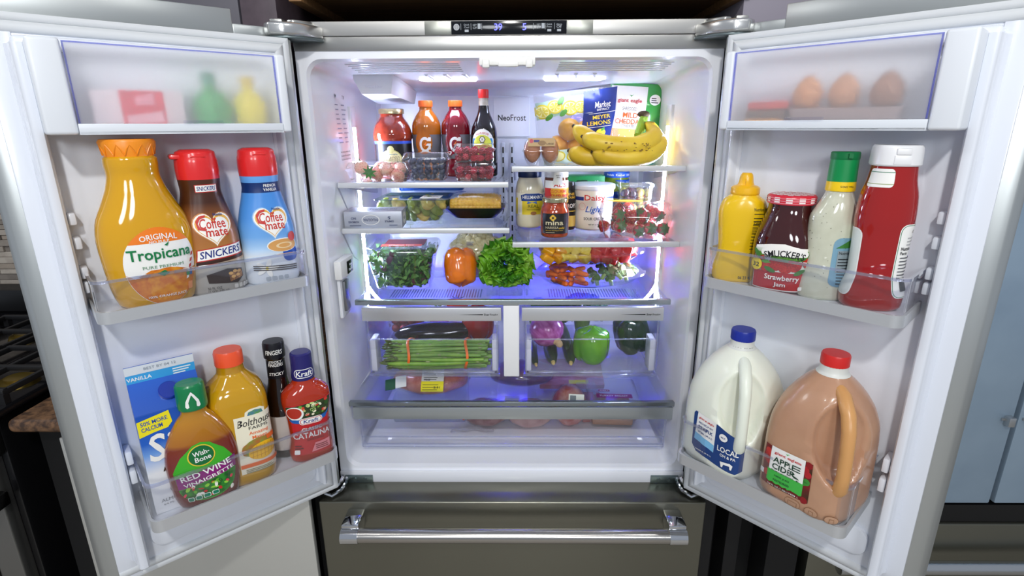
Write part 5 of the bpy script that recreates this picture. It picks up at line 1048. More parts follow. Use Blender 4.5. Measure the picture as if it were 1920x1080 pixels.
lm = MB(); lm.rings([[(r*math.cos(2*math.pi*i/20), r*math.sin(2*math.pi*i/20), z) for i in range(20)] for z, r in ((-.037, .003), (-.034, .007), (-.028, .016), (-.016, .027), (0, .0305), (.016, .027), (.027, .016), (.032, .008), (.034, .003))]); lmm = lm.mesh('lemon', mat('#f0a81c', .35, bump=.35, bscale=180, coat=.2), ang=70)
for i, (x, y, z, r) in enumerate(((.160, .322, .086, 1.2), (.212, .332, .085, 1.9), (.185, .345, .036, .4), (.130, .345, .04, 2.4))): o = link('lemon', lmm, None, (x, y, S2+z), (R(90), r, .3)); tag(o, ('lemon in the clear bag nearest the duct cover', 'lemon in the clear bag half hidden by the blue panel', 'lemon lying lowest in the middle of the bag', 'lemon lying low at the corner of the bag')[i], 'lemon', 'lemons in the clear bag')
# ---------------------------------------------------------------- left second shelf
S3 = 1.3045
t = thing('cheese_box', 'silver cream cheese box lying upside down at the shelf edge', 'cheese box', (-.346, .155, S3), R(4)); mb = MB(); mb.box(-.0715, .0715, -.040, .040, 0, .043, bev=.0008); mb.obj('box_body', mat('#b3b7c2', .35, metal=.3), t); ik = mat('#3a4468', .5)
L = Lab(plane_map((0, -.0402, .0215), (-1, 0, 0), (0, 0, -1), (0, -1, 0)), h=.05); L.ell(.006, -.001, .022, .013, W_); L.ell(.006, -.001, .0205, .0117, mat('#b3b7c2', .35, metal=.3)); L.text('PHILADELPHIA', .006, -.001, .036, ik, h=.007, bold=.02); L.text('NO', .048, -.005, .012, ik, h=.006); L.text('HORMONES', .048, .004, .026, ik, h=.005); L.text('5', -.040, -.006, .007, ik, h=.007); L.text('SIMPLE', -.040, .003, .022, ik, h=.0045); L.lines(-.06, -.03, .012, .015, 1, ik); L.lines(.03, .06, .012, .015, 1, ik); L.obj('front_print', t)
L = Lab(plane_map((0, -.002, .0432), (-1, 0, 0), (0, -1, 0), (0, 0, 1)), h=.05); L.rect(.01, .06, -.02, .03, mat('#8d93a8', .4)); L.text('PHILADELPHIA', -.02, .0, .07, ik, h=.016); L.obj('top_print', t)
L = Lab(plane_map((.0717, 0, .0215), (0, 1, 0), (0, 0, 1), (1, 0, 0)), h=.05); L.ell(0, 0, .025, .015, W_); L.text('PHILA', 0, 0, .03, ik); L.obj('end_print', t)
t = thing('pasta_tray', 'clear sealed tray of green and yellow stuffed pasta', 'food tray', (-.265, .290, S3+.0008), R(-2)); shell([(0, .070, .060, .02), (.02, .082, .070, .025), (.055, .092, .078, .025), (.057, .099, .085, .02)], BOX, t, 'clear_base')
mb = MB(); mb.prism(rr(-.099, .099, -.085, .085, .02), .057, .0585); mb.obj('lid_film', clear((.70, .78, .72), .06, 1.5), t); L = Lab(plane_map((0, 0, .0587), (1, 0, 0), (0, 1, 0), (0, 0, 1)), h=.06); L.rect(-.09, .085, .01, .08, mat('#1d4c46', .4)); L.rect(.020, .075, -.055, .008, mat('#e3ddcc', .5)); L.text('PASTA', .048, -.02, .04, T_K); L.obj('lid_print', t)
tm = []
for cn in ('#8d9a3e', '#c9b25a', '#6f8434'):
    mb = MB(); mb.ell((0, 0, 0), (.020, .017, .010), 0, 14, 8, fn=lambda d: 1+.12*math.sin(3*math.atan2(d.y, d.x))); mb.ell((.004, 0, .006), (.011, .010, .009), 0, 10, 6); tm.append(mb.mesh('stuffed_pasta', mat(cn, .4, c2={'#8d9a3e': '#7a8a34', '#c9b25a': '#b89c46', '#6f8434': '#5b712a'}[cn], vscale=50)))
for lay in range(3):
    for i in range(5):
        for j in range(4):
            if lay < 2 and 0 < i < 4 and 0 < j < 3: continue
            k = .78+lay*.14; o = link('stuffed_pasta', tm[(1 if (lay == 2 and i == 3 and j == 0) or RN.random() < .2 else RN.choice((0, 0, 2)))], None, (-.265+(-.070+i*.035)*k+RN.uniform(-.004, .004), .290+(-.054+j*.036)*k, S3+.013+lay*.0155), (RN.uniform(.6, 1.5), RN.uniform(-.6, .6), RN.uniform(0, 3))); tag(o, 'piece of stuffed pasta in the clear sealed tray', 'pasta', 'stuffed pasta pieces')
t = thing('lunch_box', 'food box with a flat blue lid behind the pasta tray', 'food box', (-.235, .415, S3)); shell([(0, .08, .045, .012), (.066, .09, .052, .014)], clear((.8, .85, .9), .1), t, 'clear_base'); mb = MB(); mb.prism(rr(-.094, .094, -.055, .055, .015), .066, .076, bev=.002); mb.obj('lid', mat('#1e55b0', .35), t)
t = thing('corn_tray', 'black ridged tray of yellow corn cobs under clear wrap', 'food tray', (-.100, .305, S3+.0005), R(-1)); bt = mat('#101012', .25, coat=.3)
mb = MB(); rs = []
for z, a, b in ((0, .055, .040), (.012, .068, .048), (.03, .083, .058)):
    P = rr(-a, a, -b, b, .022, 8); rs.append([(x*(1+.012*(i % 2)), y*(1+.012*(i % 2)), z) for i, (x, y) in enumerate(P)])
mb.rings(rs+[[(x*.97, y*.97, .028) for x, y in rr(-.083, .083, -.058, .058, .022, 8)], [(x*.9, y*.9, .006) for x, y in rr(-.068, .068, -.048, .048, .022, 8)]]); mb.obj('black_tray', bt, t, ang=25)
shell([(.030, .088, .060, .022), (.045, .078, .054, .02), (.064, .062, .040, .02), (.067, .05, .03, .02)], clear((.97, .97, .97), .06, 1.42, haze=.03), t, 'clear_wrap', False, True)
def corn(loc, ln, r0, label):
    mb = MB(); n = 84; m = 84; rs = []
    for i in range(m+1):
        f = i/m; x = (f-.5)*ln; env = r0*(.55+.45*min(1, math.sin(math.pi*(.08+.84*f))*1.6)); rs.append([(x, env*(1+.11*abs(math.sin(th*7))*abs(math.sin(f*36*1.2)))*math.cos(th), env*(1+.11*abs(math.sin(th*7))*abs(math.sin(f*36*1.2)))*math.sin(th)) for th in [2*math.pi*j/n for j in range(n)]])
    mb.rings(rs); tag(mb.obj('corn_cob', mat('#e8b83a', .3, coat=.3, c2='#d79f24', vscale=110), None, loc=loc, ang=80), label, 'corn', 'corn cobs in the black tray')
corn((-.098, .272, S3+.0365), .140, .0205, 'front bright yellow corn cob in the black tray'); corn((-.090, .328, S3+.0405), .122, .0205, 'rear corn cob lying behind the other in the black tray')
# ---------------------------------------------------------------- right second shelf
S4 = 1.2685
t = thing('mayonnaise_jar', 'mayonnaise jar with dark blue lid and yellow label', 'mayonnaise jar', (.053, .345, S4), R(8))
lf = body(t, [(0, .034, .034, 2.3), (.006, .0385, .0385, 2.4), (.03, .0405, .0405, 2.5), (.10, .0405, .0405, 2.4), (.125, .037, .037, 2.2), (.140, .032, .032, 2.), (.15, .031, .031)], mat('#e2d9bd', .15, coat=.6), 44); cap(t, .0335, .142, .163, mat('#14264f', .35), 56, .0005, 'lid')
L = Lab(lf.map(.07, R(0), .070)); ye = mat('#edd233', .4); db = mat('#1c3f86', .4); L.rect(-.055, .055, -.030, .030, mat('#efe9d6', .45)); L.rect(-.028, .045, -.030, .008, ye); L.rect(-.060, -.044, -.030, .016, ye); L.poly([(-.030, .008), (.034, .008), (.036, .024), (.02, .029), (-.018, .029), (-.032, .024)], db); L.text("HELLMANN'S", .002, .019, .058, W_, h=.010, bold=.02); L.poly([(-.012, .008), (0, .004), (.012, .008), (.014, .0), (.003, .003), (-.003, .003), (-.014, .0)], mat('#4a78c0', .4)); L.text('REAL', .004, -.006, .030, mat('#6d6a1e', .4), h=.009, bold=.01); L.text('MAYONNAISE', .004, -.016, .036, mat('#6d6a1e', .4), h=.004, bold=0); L.ell(.004, -.026, .008, .005, mat('#a06a3a', .5)); L.obj('label', t, 'yellow, white and blue label')
t = thing('harissa_jar', 'small jar of orange red pepper paste with black label', 'sauce jar', (.116, .204, S4), R(2))
lf = body(t, [(0, .032, .032, 2.4), (.004, .0365, .0365, 2.4), (.062, .0375, .0375, 2.4), (.072, .036, .036, 2.2), (.084, .0315, .0315), (.089, .0305, .0305), (.096, .0305, .0305)], mat('#b8461a', .08, coat=.8, c2='#8e2f12', vscale=90), 44); cap(t, .0335, .091, .101, mat('#b9b48f', .25, metal=.9), 48, 0., 'lid')
L = Lab(lf.map(.035, 0, .037)); bk = mat('#19181a', .45); go = mat('#d9b23a', .4); ivy = mat('#d8cda8', .4); L.rect(-.039, .039, -.026, .027, bk)
for dx, dz in ((-.0042, 0), (.0042, 0), (0, .0042), (0, -.0042)): L.ell(-.008+dx, .016+dz, .0042, .0042, go, n=12, step=False)
L.off += .0003; L.ell(-.008, .016, .0028, .0028, bk); L.text('mina', -.004, .003, .046, ivy, h=.012, bold=.02); L.text('HARISSA', -.010, -.0095, .034, ivy, h=.0065, bold=.0); L.text('mild', .015, -.0105, .014, go, h=.006, bold=.02); L.text('Moroccan Red Pepper Sauce', -.004, -.017, .044, go, h=.0032); L.lines(-.026, 0, -.023, -.0205, 1, ivy); L.obj('label', t, 'black label with gold lettering')
t = thing('shrimp_sauce_jar', 'tall jar with white cap and red and yellow label behind the harissa jar', 'sauce jar', (.124, .277, S4), R(0))
lf = body(t, [(0, .029, .029), (.005, .032, .032), (.125, .033, .033), (.138, .0325, .0325), (.146, .031, .031), (.152, .0295, .0295)], mat('#6a3a28', .12, coat=.6), 40); cp = cap(t, .0325, .148, .164, mat('#d9d9d8', .35), 48, .0005)
L = Lab(lf.map(.11, R(4), .110)); rm = mat('#c8281f', .4); L.rect(-.042, .042, -.03, .030, W_); L.rect(-.042, .042, -.03, .010, rm); L.poly([(-.018, .010), (.042, .010), (.042, -.03), (-.018, -.03)], mat('#e2a92a', .4)); L.text("AL'S", .006, .019, .036, rm, h=.012, bold=.03); L.text('GOURMET', .008, .002, .056, mat('#f2d34a', .4), h=.010, bold=.03) ; L.text('GOURMET', .008, .002, .054, rm, h=.009, bold=.01); L.text('SHRIMP', .008, -.010, .056, rm, h=.009, bold=.03); L.text('SAUCE', .008, -.022, .046, rm, h=.009, bold=.03); L.obj('label', t, 'red, white and yellow label')
L = Lab(Loft([(.11, .0335, .0335), (.17, .0335, .0335)], 30).map(.15, 0, .148), off=.0006); L.poly([(-.012, -.018), (.016, -.018), (.013, .014), (-.008, .014)], mat('#e6e6e2', .4)); L.text('SAFETY', .003, .006, .014, T_K, h=.003); L.text('SEAL', .003, .001, .009, T_K, h=.003); L.obj('safety_seal', t)
t = thing('pepper_bottle', 'black bottle with gold and white lettering beside the sour cream', 'sauce bottle', (.1615, .300, S4), R(0)); lf = body(t, [(0, .017, .017), (.004, .019, .019), (.09, .0195, .0195), (.105, .017, .017), (.112, .015, .015)], mat('#0e0d0f', .3), 30); cap(t, .0165, .110, .132, mat('#101013', .3), 36, .0005)
L = Lab(lf.map(.06, R(10), .06), off=.0005); L.text('FINE', 0, .040, .026, go, h=.007); L.text('GROUND', 0, .031, .030, go, h=.006); L.text('DROPS', 0, .008, .034, W_, h=.012, bold=.02); L.rect(-.018, .018, -.008, -.006, go); L.rect(-.02, .02, -.05, -.02, mat('#c8a84a', .5)); L.obj('label', t)
t = thing('sour_cream_tub', 'white tub of sour cream with pale lid', 'tub', (.232, .330, S4), R(2)); lf = body(t, [(0, .050, .050), (.004, .0535, .0535), (.108, .0585, .0585), (.114, .0590, .0590)], mat('#efe9df', .3, coat=.2), 52)
mb = MB(); Loft([(.110, .0605, .0605), (.113, .0625, .0625), (.121, .0625, .0625), (.124, .060, .060)], 52).add(mb); mb.obj('lid', mat('#dfe3ee', .3), t)
L = Lab(lf.map(.07, R(-4), .068)); db = mat('#2b3a86', .4); L.rect(-.060, .075, .014, .024, db); L.rect(-.030, .034, .008, .032, mat('#efe9df', .3, coat=.2)); L.text('Daisy', .001, .020, .058, mat('#d0352c', .4), h=.020, bold=.02); L.text('Light', .0, -.012, .050, mat('#3158b0', .4), h=.022, shear=.3, bold=.012); L.text('SOUR CREAM', .0, -.036, .058, mat('#46434a', .4), h=.008, bold=.02); L.text('NET WT 16 OZ', 0, -.052, .03, mat('#46434a', .4), h=.004); L.ell(-.034, -.002, .010, .010, mat('#e6a6a0', .4)); L.ell(-.034, -.002, .009, .009, mat('#efe9df', .4)); L.obj('label', t, 'printed blue, red lettering')
t = thing('berry_box', 'large clear clamshell full of red strawberries', 'berry box', (.328, .205, S4+.0008), R(-3)); ribbed(t, [(0, .078, .048, .014), (.052, .088, .056, .016)], BOX, 'clear_base'); shell([(.052, .093, .061, .014), (.056, .094, .062, .014), (.062, .090, .058, .014), (.086, .084, .052, .02), (.092, .078, .046, .02)], BOX, t, 'clear_lid', False, True); L = Lab(plane_map((-.03, -.02, .0926), (1, 0, 0), (0, 1, 0), (0, 0, 1)), h=.05); L.ell(0, 0, .046, .022, mat('#e8d23a', .4)); L.rect(-.03, .03, -.014, -.008, mat('#c84a2a', .4)); L.obj('lid_sticker', t)
rm_ = [berry_mesh(('#b81522', '#8f0e18'), .0205, .036), berry_mesh(('#c22028', '#a0121c'), .0205, .036)]; calr = calyx_mesh(.0205, .036, '#4a6b34')
for lay in range(2):
    for i in range(5):
        for j in range(3):
            if lay == 0 and j == 1: continue
            strawberry(rm_[(i+j+lay) % 2], calr, (.328+(-.056+i*.028)+RN.uniform(-.003, .003), .205+(-.026+j*.028)+(.008 if j == 0 else 0), S4+.022+lay*.034+RN.uniform(-.003, .003)), (RN.uniform(.9, 2.2)*(1 if RN.random() < .3 else -1), RN.uniform(-.8, .8), RN.uniform(0, 6)), RN.uniform(.8, .95), 'red strawberry in the large clear box', 'red strawberries')
t = thing('olive_tub', 'clear square tub of green and dark olives', 'tub', (.357, .355, S4+.0008)); shell([(0, .042, .042, .012), (.118, .054, .054, .014)], BOX, t, 'clear_base'); shell([(.116, .058, .058, .014), (.122, .059, .059, .014), (.128, .055, .055, .012)], BOX, t, 'clear_lid', False, True)
ol = []
for cn in ('#8a8236', '#7a6f28', '#2c1a1e'): mb = MB(); mb.ell((0, 0, 0), (.011, .011, .0145), 0, 14, 9); ol.append(mb.mesh('olive', mat(cn, .15, coat=.5)))
for lay in range(4):
    for i in range(4):
        for j in range(3):
            if j == 2 and lay < 3: continue
            o = link('olive', ol[RN.choice((0, 0, 1, 2))], None, (.357-.033+i*.022+RN.uniform(-.003, .003), .355-.032+j*.025, S4+.036+lay*.0205), (RN.uniform(0, 3), RN.uniform(0, 3), 0)); tag(o, 'olive in the clear square tub', 'olive', 'olives in the tub')
mb = MB(); mb.prism(rr(-.043, .043, -.043, .043, .012), 0, .022); tag(mb.obj('olive_brine', mat('#55502a', .2), None, loc=(.357, .355, S4+.002)), 'dark brine at the bottom of the olive tub', 'brine')
t = thing('yogurt_pack', 'green cardboard pack marked x12 behind the sour cream', 'carton', (.222, .435, S4)); mb = MB(); mb.box(-.055, .055, -.03, .03, 0, .138, bev=.002); mb.obj('pack_body', mat('#128a48', .4), t)
L = Lab(plane_map((0, -.0303, .12), (1, 0, 0), (0, 0, 1), (0, -1, 0)), h=.05); L.rect(-.030, .004, -.016, .006, mat('#0a4a2a', .4), r=.004); L.text('x12', .026, -.001, .022, W_, h=.012); L.obj('front_print', t)
t = thing('pickle_jar', 'jar of green pickles with blue lid at the back of the shelf', 'pickle jar', (.318, .445, S4)); lf = body(t, [(0, .036, .036), (.005, .040, .040), (.10, .0405, .0405), (.125, .036, .036), (.14, .036, .036)], mat('#6a7a1e', .1, coat=.6, c2='#8a9a2c', vscale=40), 40); cap(t, .0385, .132, .150, mat('#1c4fb4', .35), 52, .0004, 'lid'); L = Lab(Loft([(.1, .039, .039), (.16, .039, .039)], 30).map(.14, 0, .140), off=.0005); L.text('Polish  Kosher  Dill', 0, 0, .075, W_, h=.006); L.obj('lid_print', t)
t = thing('drink_can', 'small blue can behind the sour cream tub', 'can', (.292, .40, S4)); body(t, [(0, .020, .020), (.004, .025, .025), (.085, .025, .025), (.092, .021, .021)], mat('#1a3a8c', .25, metal=.4), 30)
# ---------------------------------------------------------------- on the crisper cover
S5 = 1.1195
t = thing('salad_box', 'large clear box of mixed salad leaves', 'salad box', (-.300, .252, S5+.0008), R(2)); shell([(0, .068, .058, .022), (.006, .074, .064, .026), (.10, .089, .078, .02), (.104, .094, .083, .018)], BOX, t, 'clear_base'); shell([(.104, .096, .085, .018), (.110, .097, .086, .018), (.118, .092, .081, .018), (.1185, .08, .07, .018)], BOX, t, 'clear_lid', False, True); L = Lab(plane_map((0, 0, .1188), (1, 0, 0), (0, 1, 0), (0, 0, 1)), h=.06); L.rect(-.05, .06, -.03, .05, mat('#5a2028', .4)); L.rect(-.055, .055, -.045, -.02, mat('#c84a34', .4)); L.text('SPRING MIX', 0, -.033, .07, W_); L.obj('lid_sticker', t)
mb = MB()
for i in range(420):
    u = RN.random(); z = RN.uniform(.008, .105); sx = .062+.022*z/.1; sy = .052+.022*z/.1
    if i < 300: e = RN.random(); x, y = (RN.uniform(-sx, sx), -sy*RN.uniform(.86, 1.)) if e < .55 else ((sx*RN.uniform(.85, 1.)*(1 if RN.random() < .7 else -1), RN.uniform(-sy, sy)))
    else: x, y, z = RN.uniform(-sx, sx), RN.uniform(-sy, sy), RN.uniform(.085, .106)
    ln = RN.uniform(.014, .034); wd = ln*RN.uniform(.22, .5); a = Matrix.Rotation(RN.uniform(0, 6.3), 4, 'Z') @ Matrix.Rotation(RN.uniform(-1.2, 1.2), 4, 'X') @ Matrix.Rotation(RN.uniform(0, 6.3), 4, 'Y')
    P = []
    for k, wk in ((0, .15), (.25, .8), (.5, 1.), (.75, .7), (1, .05)):
        for s in (-1, 1): P.append(a @ Vector((s*wd*wk*.5*(1+.25*RN.uniform(-1, 1)), (k-.5)*ln, .004*math.sin(k*3.1)+.003*s*s*wk)))
    P = [(max(-sx*1.06, min(sx*1.06, p.x+x)), max(-sy*1.08, min(sy*1.08, p.y+y)), max(.004, min(.113, p.z+z))) for p in P]
    mb.add(P, [(2*k, 2*k+1, 2*k+3, 2*k+2) for k in range(4)], RN.choice((0, 0, 0, 1, 1, 2, 3)))
o = mb.obj('salad_leaves', [mat('#56853c', .5), mat('#7aa851', .5), mat('#345a2c', .5), mat('#5a2f3c', .5)], None, loc=(-.300, .252, S5+.0012), rot=R(2)); tag(o, 'mixed green and purple salad leaves filling the clear box', 'salad', kind='stuff')
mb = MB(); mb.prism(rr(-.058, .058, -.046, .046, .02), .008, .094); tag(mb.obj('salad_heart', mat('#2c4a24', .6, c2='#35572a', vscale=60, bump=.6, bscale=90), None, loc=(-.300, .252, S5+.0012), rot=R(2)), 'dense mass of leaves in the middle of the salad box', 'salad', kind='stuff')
# bell peppers
def pepper(name, loc, rot, r, h, col, c2, label, lobes=4, stem=True, group='bell peppers'):
    t = thing(name, label, 'bell pepper', loc, rot, group); mb = MB(); n = 56; rs = []
    prof = [(0, .10, -.10), (.02, .34, -.05), (.06, .58, .0), (.14, .80, .03), (.28, .93, .10), (.5, 1., .28), (.72, 1.02, .55), (.86, .96, .78), (.95, .78, .93), (.99, .52, .99), (.97, .30, .97), (.93, .12, .93)]
    for k, rad, zz in prof:
        ring = []
        for j in range(n):
            a = 2*math.pi*j/n; lb = abs(math.cos(a*lobes/2+.4))**.7; q = rad*(.90+.11*lb)+.012*math.sin(3*a+zz*5)
            dz = (lb-.5)*.10*(1 if zz > .7 else (1 if zz < .12 else 0))*(1 if zz > .5 else -1)
            ring.append((r*q*math.cos(a), r*q*math.sin(a), h*(zz+dz)))
        rs.append(ring)
    mb.rings(rs); mb.obj('flesh', mat(col, .14, coat=.6, c2=c2, vscale=18), t, ang=80)
    if stem: s = MB(); s.tube([(0, 0, h*.88), (.002, 0, h*1.0), (.006, .003, h*1.14)], [.008, .005, .0065], 8); s.ell((0, 0, h*.925), (.013, .013, .004), 0, 10, 5); s.obj('stem', mat('#5d7d2c', .5), t)
    return t
pepper('bell_pepper', (-.143, .232, S5+.011), (R(-14), R(3), R(20)), .0465, .094, '#f58410', '#ee760a', 'glossy orange bell pepper beside the lettuce', 3, False)
mb = MB(); mb.ell((0, 0, 0), (.05, .048, .058), 0, 20, 14, fn=lambda d: 1+.02*math.sin(9*d.x+7*d.z)); tag(mb.obj('pepper_wrap', clear((.99, .99, .99), .12, 1.35), None, loc=(-.143, .240, S5+.0585)), 'thin clear wrap around the orange bell pepper', 'wrap')
# lettuce
t = thing('lettuce_head', 'leafy green lettuce head facing out of the shelf', 'lettuce', (-.016, .222, S5+.060))
lgm = [mat('#78b52c', .42, c2='#569418', vscale=35, bump=.5, bscale=60), mat('#4f931f', .42, c2='#2f6a14', vscale=35, bump=.5, bscale=60), mat('#38751a', .45, c2='#245510', vscale=35, bump=.5, bscale=60), mat('#a2d04e', .42, c2='#78b52c', vscale=35, bump=.5, bscale=60)]
for ring, (nl, r0, r1, dy, ln, wd) in enumerate(((3, .003, .013, -.062, .034, .040), (4, .006, .026, -.068, .046, .056), (5, .012, .040, -.064, .058, .072), (6, .020, .054, -.052, .066, .084), (7, .028, .066, -.034, .070, .088), (8, .034, .074, -.010, .066, .088))):
    for i in range(nl):
        a = 2*math.pi*(i+.5*(ring % 2))/nl+RN.uniform(-.15, .15); sd = RN.uniform(0, 50); kk = RN.uniform(.86, 1.1)
        def lf_(u, v, a=a, sd=sd, kk=kk):
            # v: root -> tip, u across
            w_ = wd*kk*(.35+.65*math.sin(math.pi*min(1, v*.8+.1)))*(u-.5)*1.15
            rad = r0+(r1*kk-r0)*v**1.2; y = dy*kk*(v**.8)*(1.-.35*max(0, v-.7)/.3)+.030
            ruf = .008*v*v*math.sin(u*22+sd)+.010*v*noise.noise(Vector((u*6+sd, v*4, sd)))
            rad += ruf+.007*v*(1-(2*u-1)**2); y += .009*v*v*math.cos(u*24+sd*1.7)-.004*v*noise.noise(Vector((u*8, v*8, sd)))
            tx, tz = -math.sin(a), math.cos(a)
            z = rad*math.sin(a)+w_*tz; x = rad*math.cos(a)+w_*tx
            return (x*1.02, y, max(-.0615, z*.90))
        m = MB(); m.grid(lf_, 26, 12); m.obj('leaf', [lgm[(3 if ring == 0 else 2) if i % 3 == 0 and ring in (0, 1) else (1, 2, 0, 0, 3, 1)[ring] if (i+ring) % 3 else (2, 1, 1, 3, 0, 0)[ring]]], t, ang=180)
# cauliflower
t = thing('cauliflower', 'pale wrapped cauliflower head behind the orange pepper', 'cauliflower', (-.108, .375, S5)); mb = MB()
for i in range(190):
    th = RN.uniform(0, 6.3); ph = math.acos(RN.uniform(-.1, 1)); r = .072; mb.ell((r*1.08*math.sin(ph)*math.cos(th), r*.85*math.sin(ph)*math.sin(th), .052+r*math.cos(ph)), RN.uniform(.008, .014), 0, 8, 6)
mb.ell((0, 0, .055), (.076, .06, .068), 0, 20, 12); mb.obj('curd', mat('#d9cfa6', .55, c2='#c9bc8c', vscale=60), t)['kind'] = 'stuff'
mb = MB(); mb.ell((0, 0, .060), (.090, .072, .072), 0, 28, 16, fn=lambda d: 1+.02*math.sin(11*d.x+9*d.z)); mb.obj('film_wrap', FILM, t)
mb = MB(); mb.grid(lambda u, v: (.062+.03*v, -.05-.008*math.sin(u*3), .09+.05*(u-.5)+.01*v), 6, 6); mb.obj('green_leaf', mat('#9ab85a', .5), t); L = Lab(plane_map((-.01, -.062, .105), (1, 0, 0), (0, .4, .9), (0, -1, .3)), off=.006); L.lines(-.012, .012, -.006, .006, 3, mat('#5a5f86', .5)); L.obj('wrap_print', t)
# party trays
def tray(name, label, loc, rx, ry, rot):
    t = thing(name, label, 'food tray', loc, rot); n = 48
    def ring(k, z): return [(rx*k*math.cos(2*math.pi*j/n), ry*k*math.sin(2*math.pi*j/n), z) for j in range(n)]
    m = MB(); m.rings([ring(.62, 0), ring(.80, .008), ring(.93, .024), ring(.975, .026)], 0, True, False); m.obj('clear_base', BOX, t, ang=60)
    m = MB(); m.rings([ring(.975, .027), ring(1., .028), ring(1., .033), ring(.95, .035), ring(.86, .050), ring(.70, .060), ring(.5, .062)], 0, False, True); m.obj('clear_lid', BOX, t, ang=60)
    return t
VZ = S5+.0008; FZ = S5+.0655
tray('vegetable_tray', 'lower oval clear tray of carrots and cut green vegetables', (.222, .270, VZ), .160, .098, R(2)); tray('fruit_tray', 'upper oval clear tray of cut melon, mango and pineapple', (.208, .275, FZ), .168, .098, R(-3))
cm = MB(); cm.tube([(-.022, 0, 0), (-.020, 0, 0), (-.016, 0, 0), (.014, 0, 0), (.019, 0, 0), (.021, 0, 0)], [.002, .0055, .0072, .0068, .005, .002], 10); cmm = cm.mesh('baby_carrot', mat('#e8701a', .35, coat=.2, c2='#dc5f10', vscale=60), ang=80)
for lay in range(3):
    for i in range(13):
        x = .094+(i % 5)*.024+lay*.002+RN.uniform(-.004, .004); y = .208+(i//5)*.042+RN.uniform(-.006, .006)-lay*.002
        if (x-.222)**2/.128**2+(y-.27)**2/.078**2 > 1: continue
        o = link('baby_carrot', cmm, None, (x, y, VZ+.014+lay*.0145), (RN.uniform(-.3, .3), RN.uniform(-.15, .15), RN.uniform(.5, 1.5)*(1 if i % 2 else -1))); tag(o, 'orange baby carrot in the lower oval tray', 'carrot', 'baby carrots')
def floret(col, c2):
    mb = MB()
    for i in range(16): th = RN.uniform(0, 6.3); ph = RN.uniform(0, 1.3); mb.ell((.011*math.sin(ph)*math.cos(th), .011*math.sin(ph)*math.sin(th), .010*math.cos(ph)), RN.uniform(.004, .006), 0, 7, 5)
    mb.tube([(0, 0, -.014), (0, 0, .004)], [.005, .006], 8, 1); return mb.mesh('broccoli_floret', [mat(col, .6, c2=c2, vscale=120), mat('#8fae5a', .5)])
fl = floret('#3a5f2c', '#55803c')
for i in range(22):
    x = .235+(i % 6)*.021+RN.uniform(-.004, .004); y = .212+(i//6)*.030; z = VZ+.020+(i % 2)*.016
    if (x-.222)**2/.138**2+(y-.27)**2/.080**2 > 1: continue
    o = link('broccoli_floret', fl, None, (x, y, z), (RN.uniform(-.8, .8), RN.uniform(-.8, .8), RN.uniform(0, 6))); tag(o, 'small broccoli floret in the lower oval tray', 'broccoli', 'broccoli florets in the tray')
cs = MB(); cs.tube([(0, 0, -.004), (0, 0, .004)], .015, 20); csm = cs.mesh('cucumber_slice', mat('#b9cc8a', .35, c2='#9ab86a', vscale=80))
for i in range(9): o = link('cucumber_slice', csm, None, (.285+(i % 3)*.025, .235+(i//3)*.03, VZ+.040+.004*(i % 2)), (RN.uniform(.5, 1.3), RN.uniform(-.4, .4), RN.uniform(0, 3))); tag(o, 'pale green cucumber slice in the lower oval tray', 'cucumber', 'cucumber slices')
def chunks(name, col, c2, label, group, pts, sz):
    mb = MB(); mb.box(-sz[0], sz[0], -sz[1], sz[1], -sz[2], sz[2], bev=sz[2]*.3, seg=2); me = mb.mesh(name, mat(col, .25, coat=.3, c2=c2, vscale=60), ang=70)
    for x, y, z in pts: o = link(name, me, None, (x, y, z), (RN.uniform(-.6, .6), RN.uniform(-.6, .6), RN.uniform(-1.2, 1.2))); tag(o, label, name.split('_')[0], group)
def pts(x0, x1, ny, nx, lays): return [(x0+(x1-x0)*(i+.5)/nx+RN.uniform(-.004, .004), .275-.058+j*.116/max(1, ny-1), FZ+.018+l*.021+RN.uniform(-.002, .003)) for l in range(lays) for i in range(nx) for j in range(ny) if ((x0+(x1-x0)*(i+.5)/nx)-.208)**2/.15**2+(-.062+j*.124/max(1, ny-1))**2/.092**2 < 1]
chunks('mango_chunk', '#f0ae14', '#e59a0e', 'deep yellow mango chunk in the upper oval tray', 'mango chunks', pts(.085, .150, 3, 2, 2), (.016, .014, .011))
chunks('pineapple_chunk', '#ecd45a', '#e2c23a', 'pale yellow pineapple chunk in the upper oval tray', 'pineapple chunks', pts(.135, .215, 4, 3, 2), (.014, .014, .011))
chunks('watermelon_chunk', '#d0342e', '#bf2424', 'red watermelon chunk in the upper oval tray', 'watermelon chunks', pts(.220, .345, 4, 5, 2), (.015, .014, .012))
# ---------------------------------------------------------------- crisper contents
S6 = .9185
t = thing('asparagus_bunch', 'bunch of green asparagus held by two orange rubber bands', 'asparagus', (-.205, .140, S6))
def spear(seed, ln, r):
    q = random.Random(seed); mb = MB(); P = []; rd = []
    for k in range(13): f = k/12; P.append((-.5*ln+ln*f, .002*math.sin(f*5+seed), .0015*math.sin(f*7+seed*2))); rd.append(r*(.2 if k == 0 else .75 if k == 1 else 1.12 if k == 2 else 1.1 if k == 3 else 1.))
    mb.tube(P, rd, 8, 0)
    for k in range(16): f = .015+.17*k/16 if k < 11 else q.uniform(.25, .95); a = q.uniform(0, 6.3); x = -.5*ln+ln*f; mb.ell((x, r*.9*math.cos(a), r*.9*math.sin(a)), (r*1.3 if k < 11 else r*1.2, r*.45, r*.45), 1 if k < 11 else 2, 6, 4)
    return mb.mesh('spear', [mat('#86ab48', .4, c2='#5f8f38', vscale=25), mat('#66743e', .5, c2='#4e5a34', vscale=90), mat('#8d9a6a', .5)], ang=70)
sm = [spear(i, .262+.012*(i % 3), .0052+.0006*(i % 3)) for i in range(5)]
k = 0
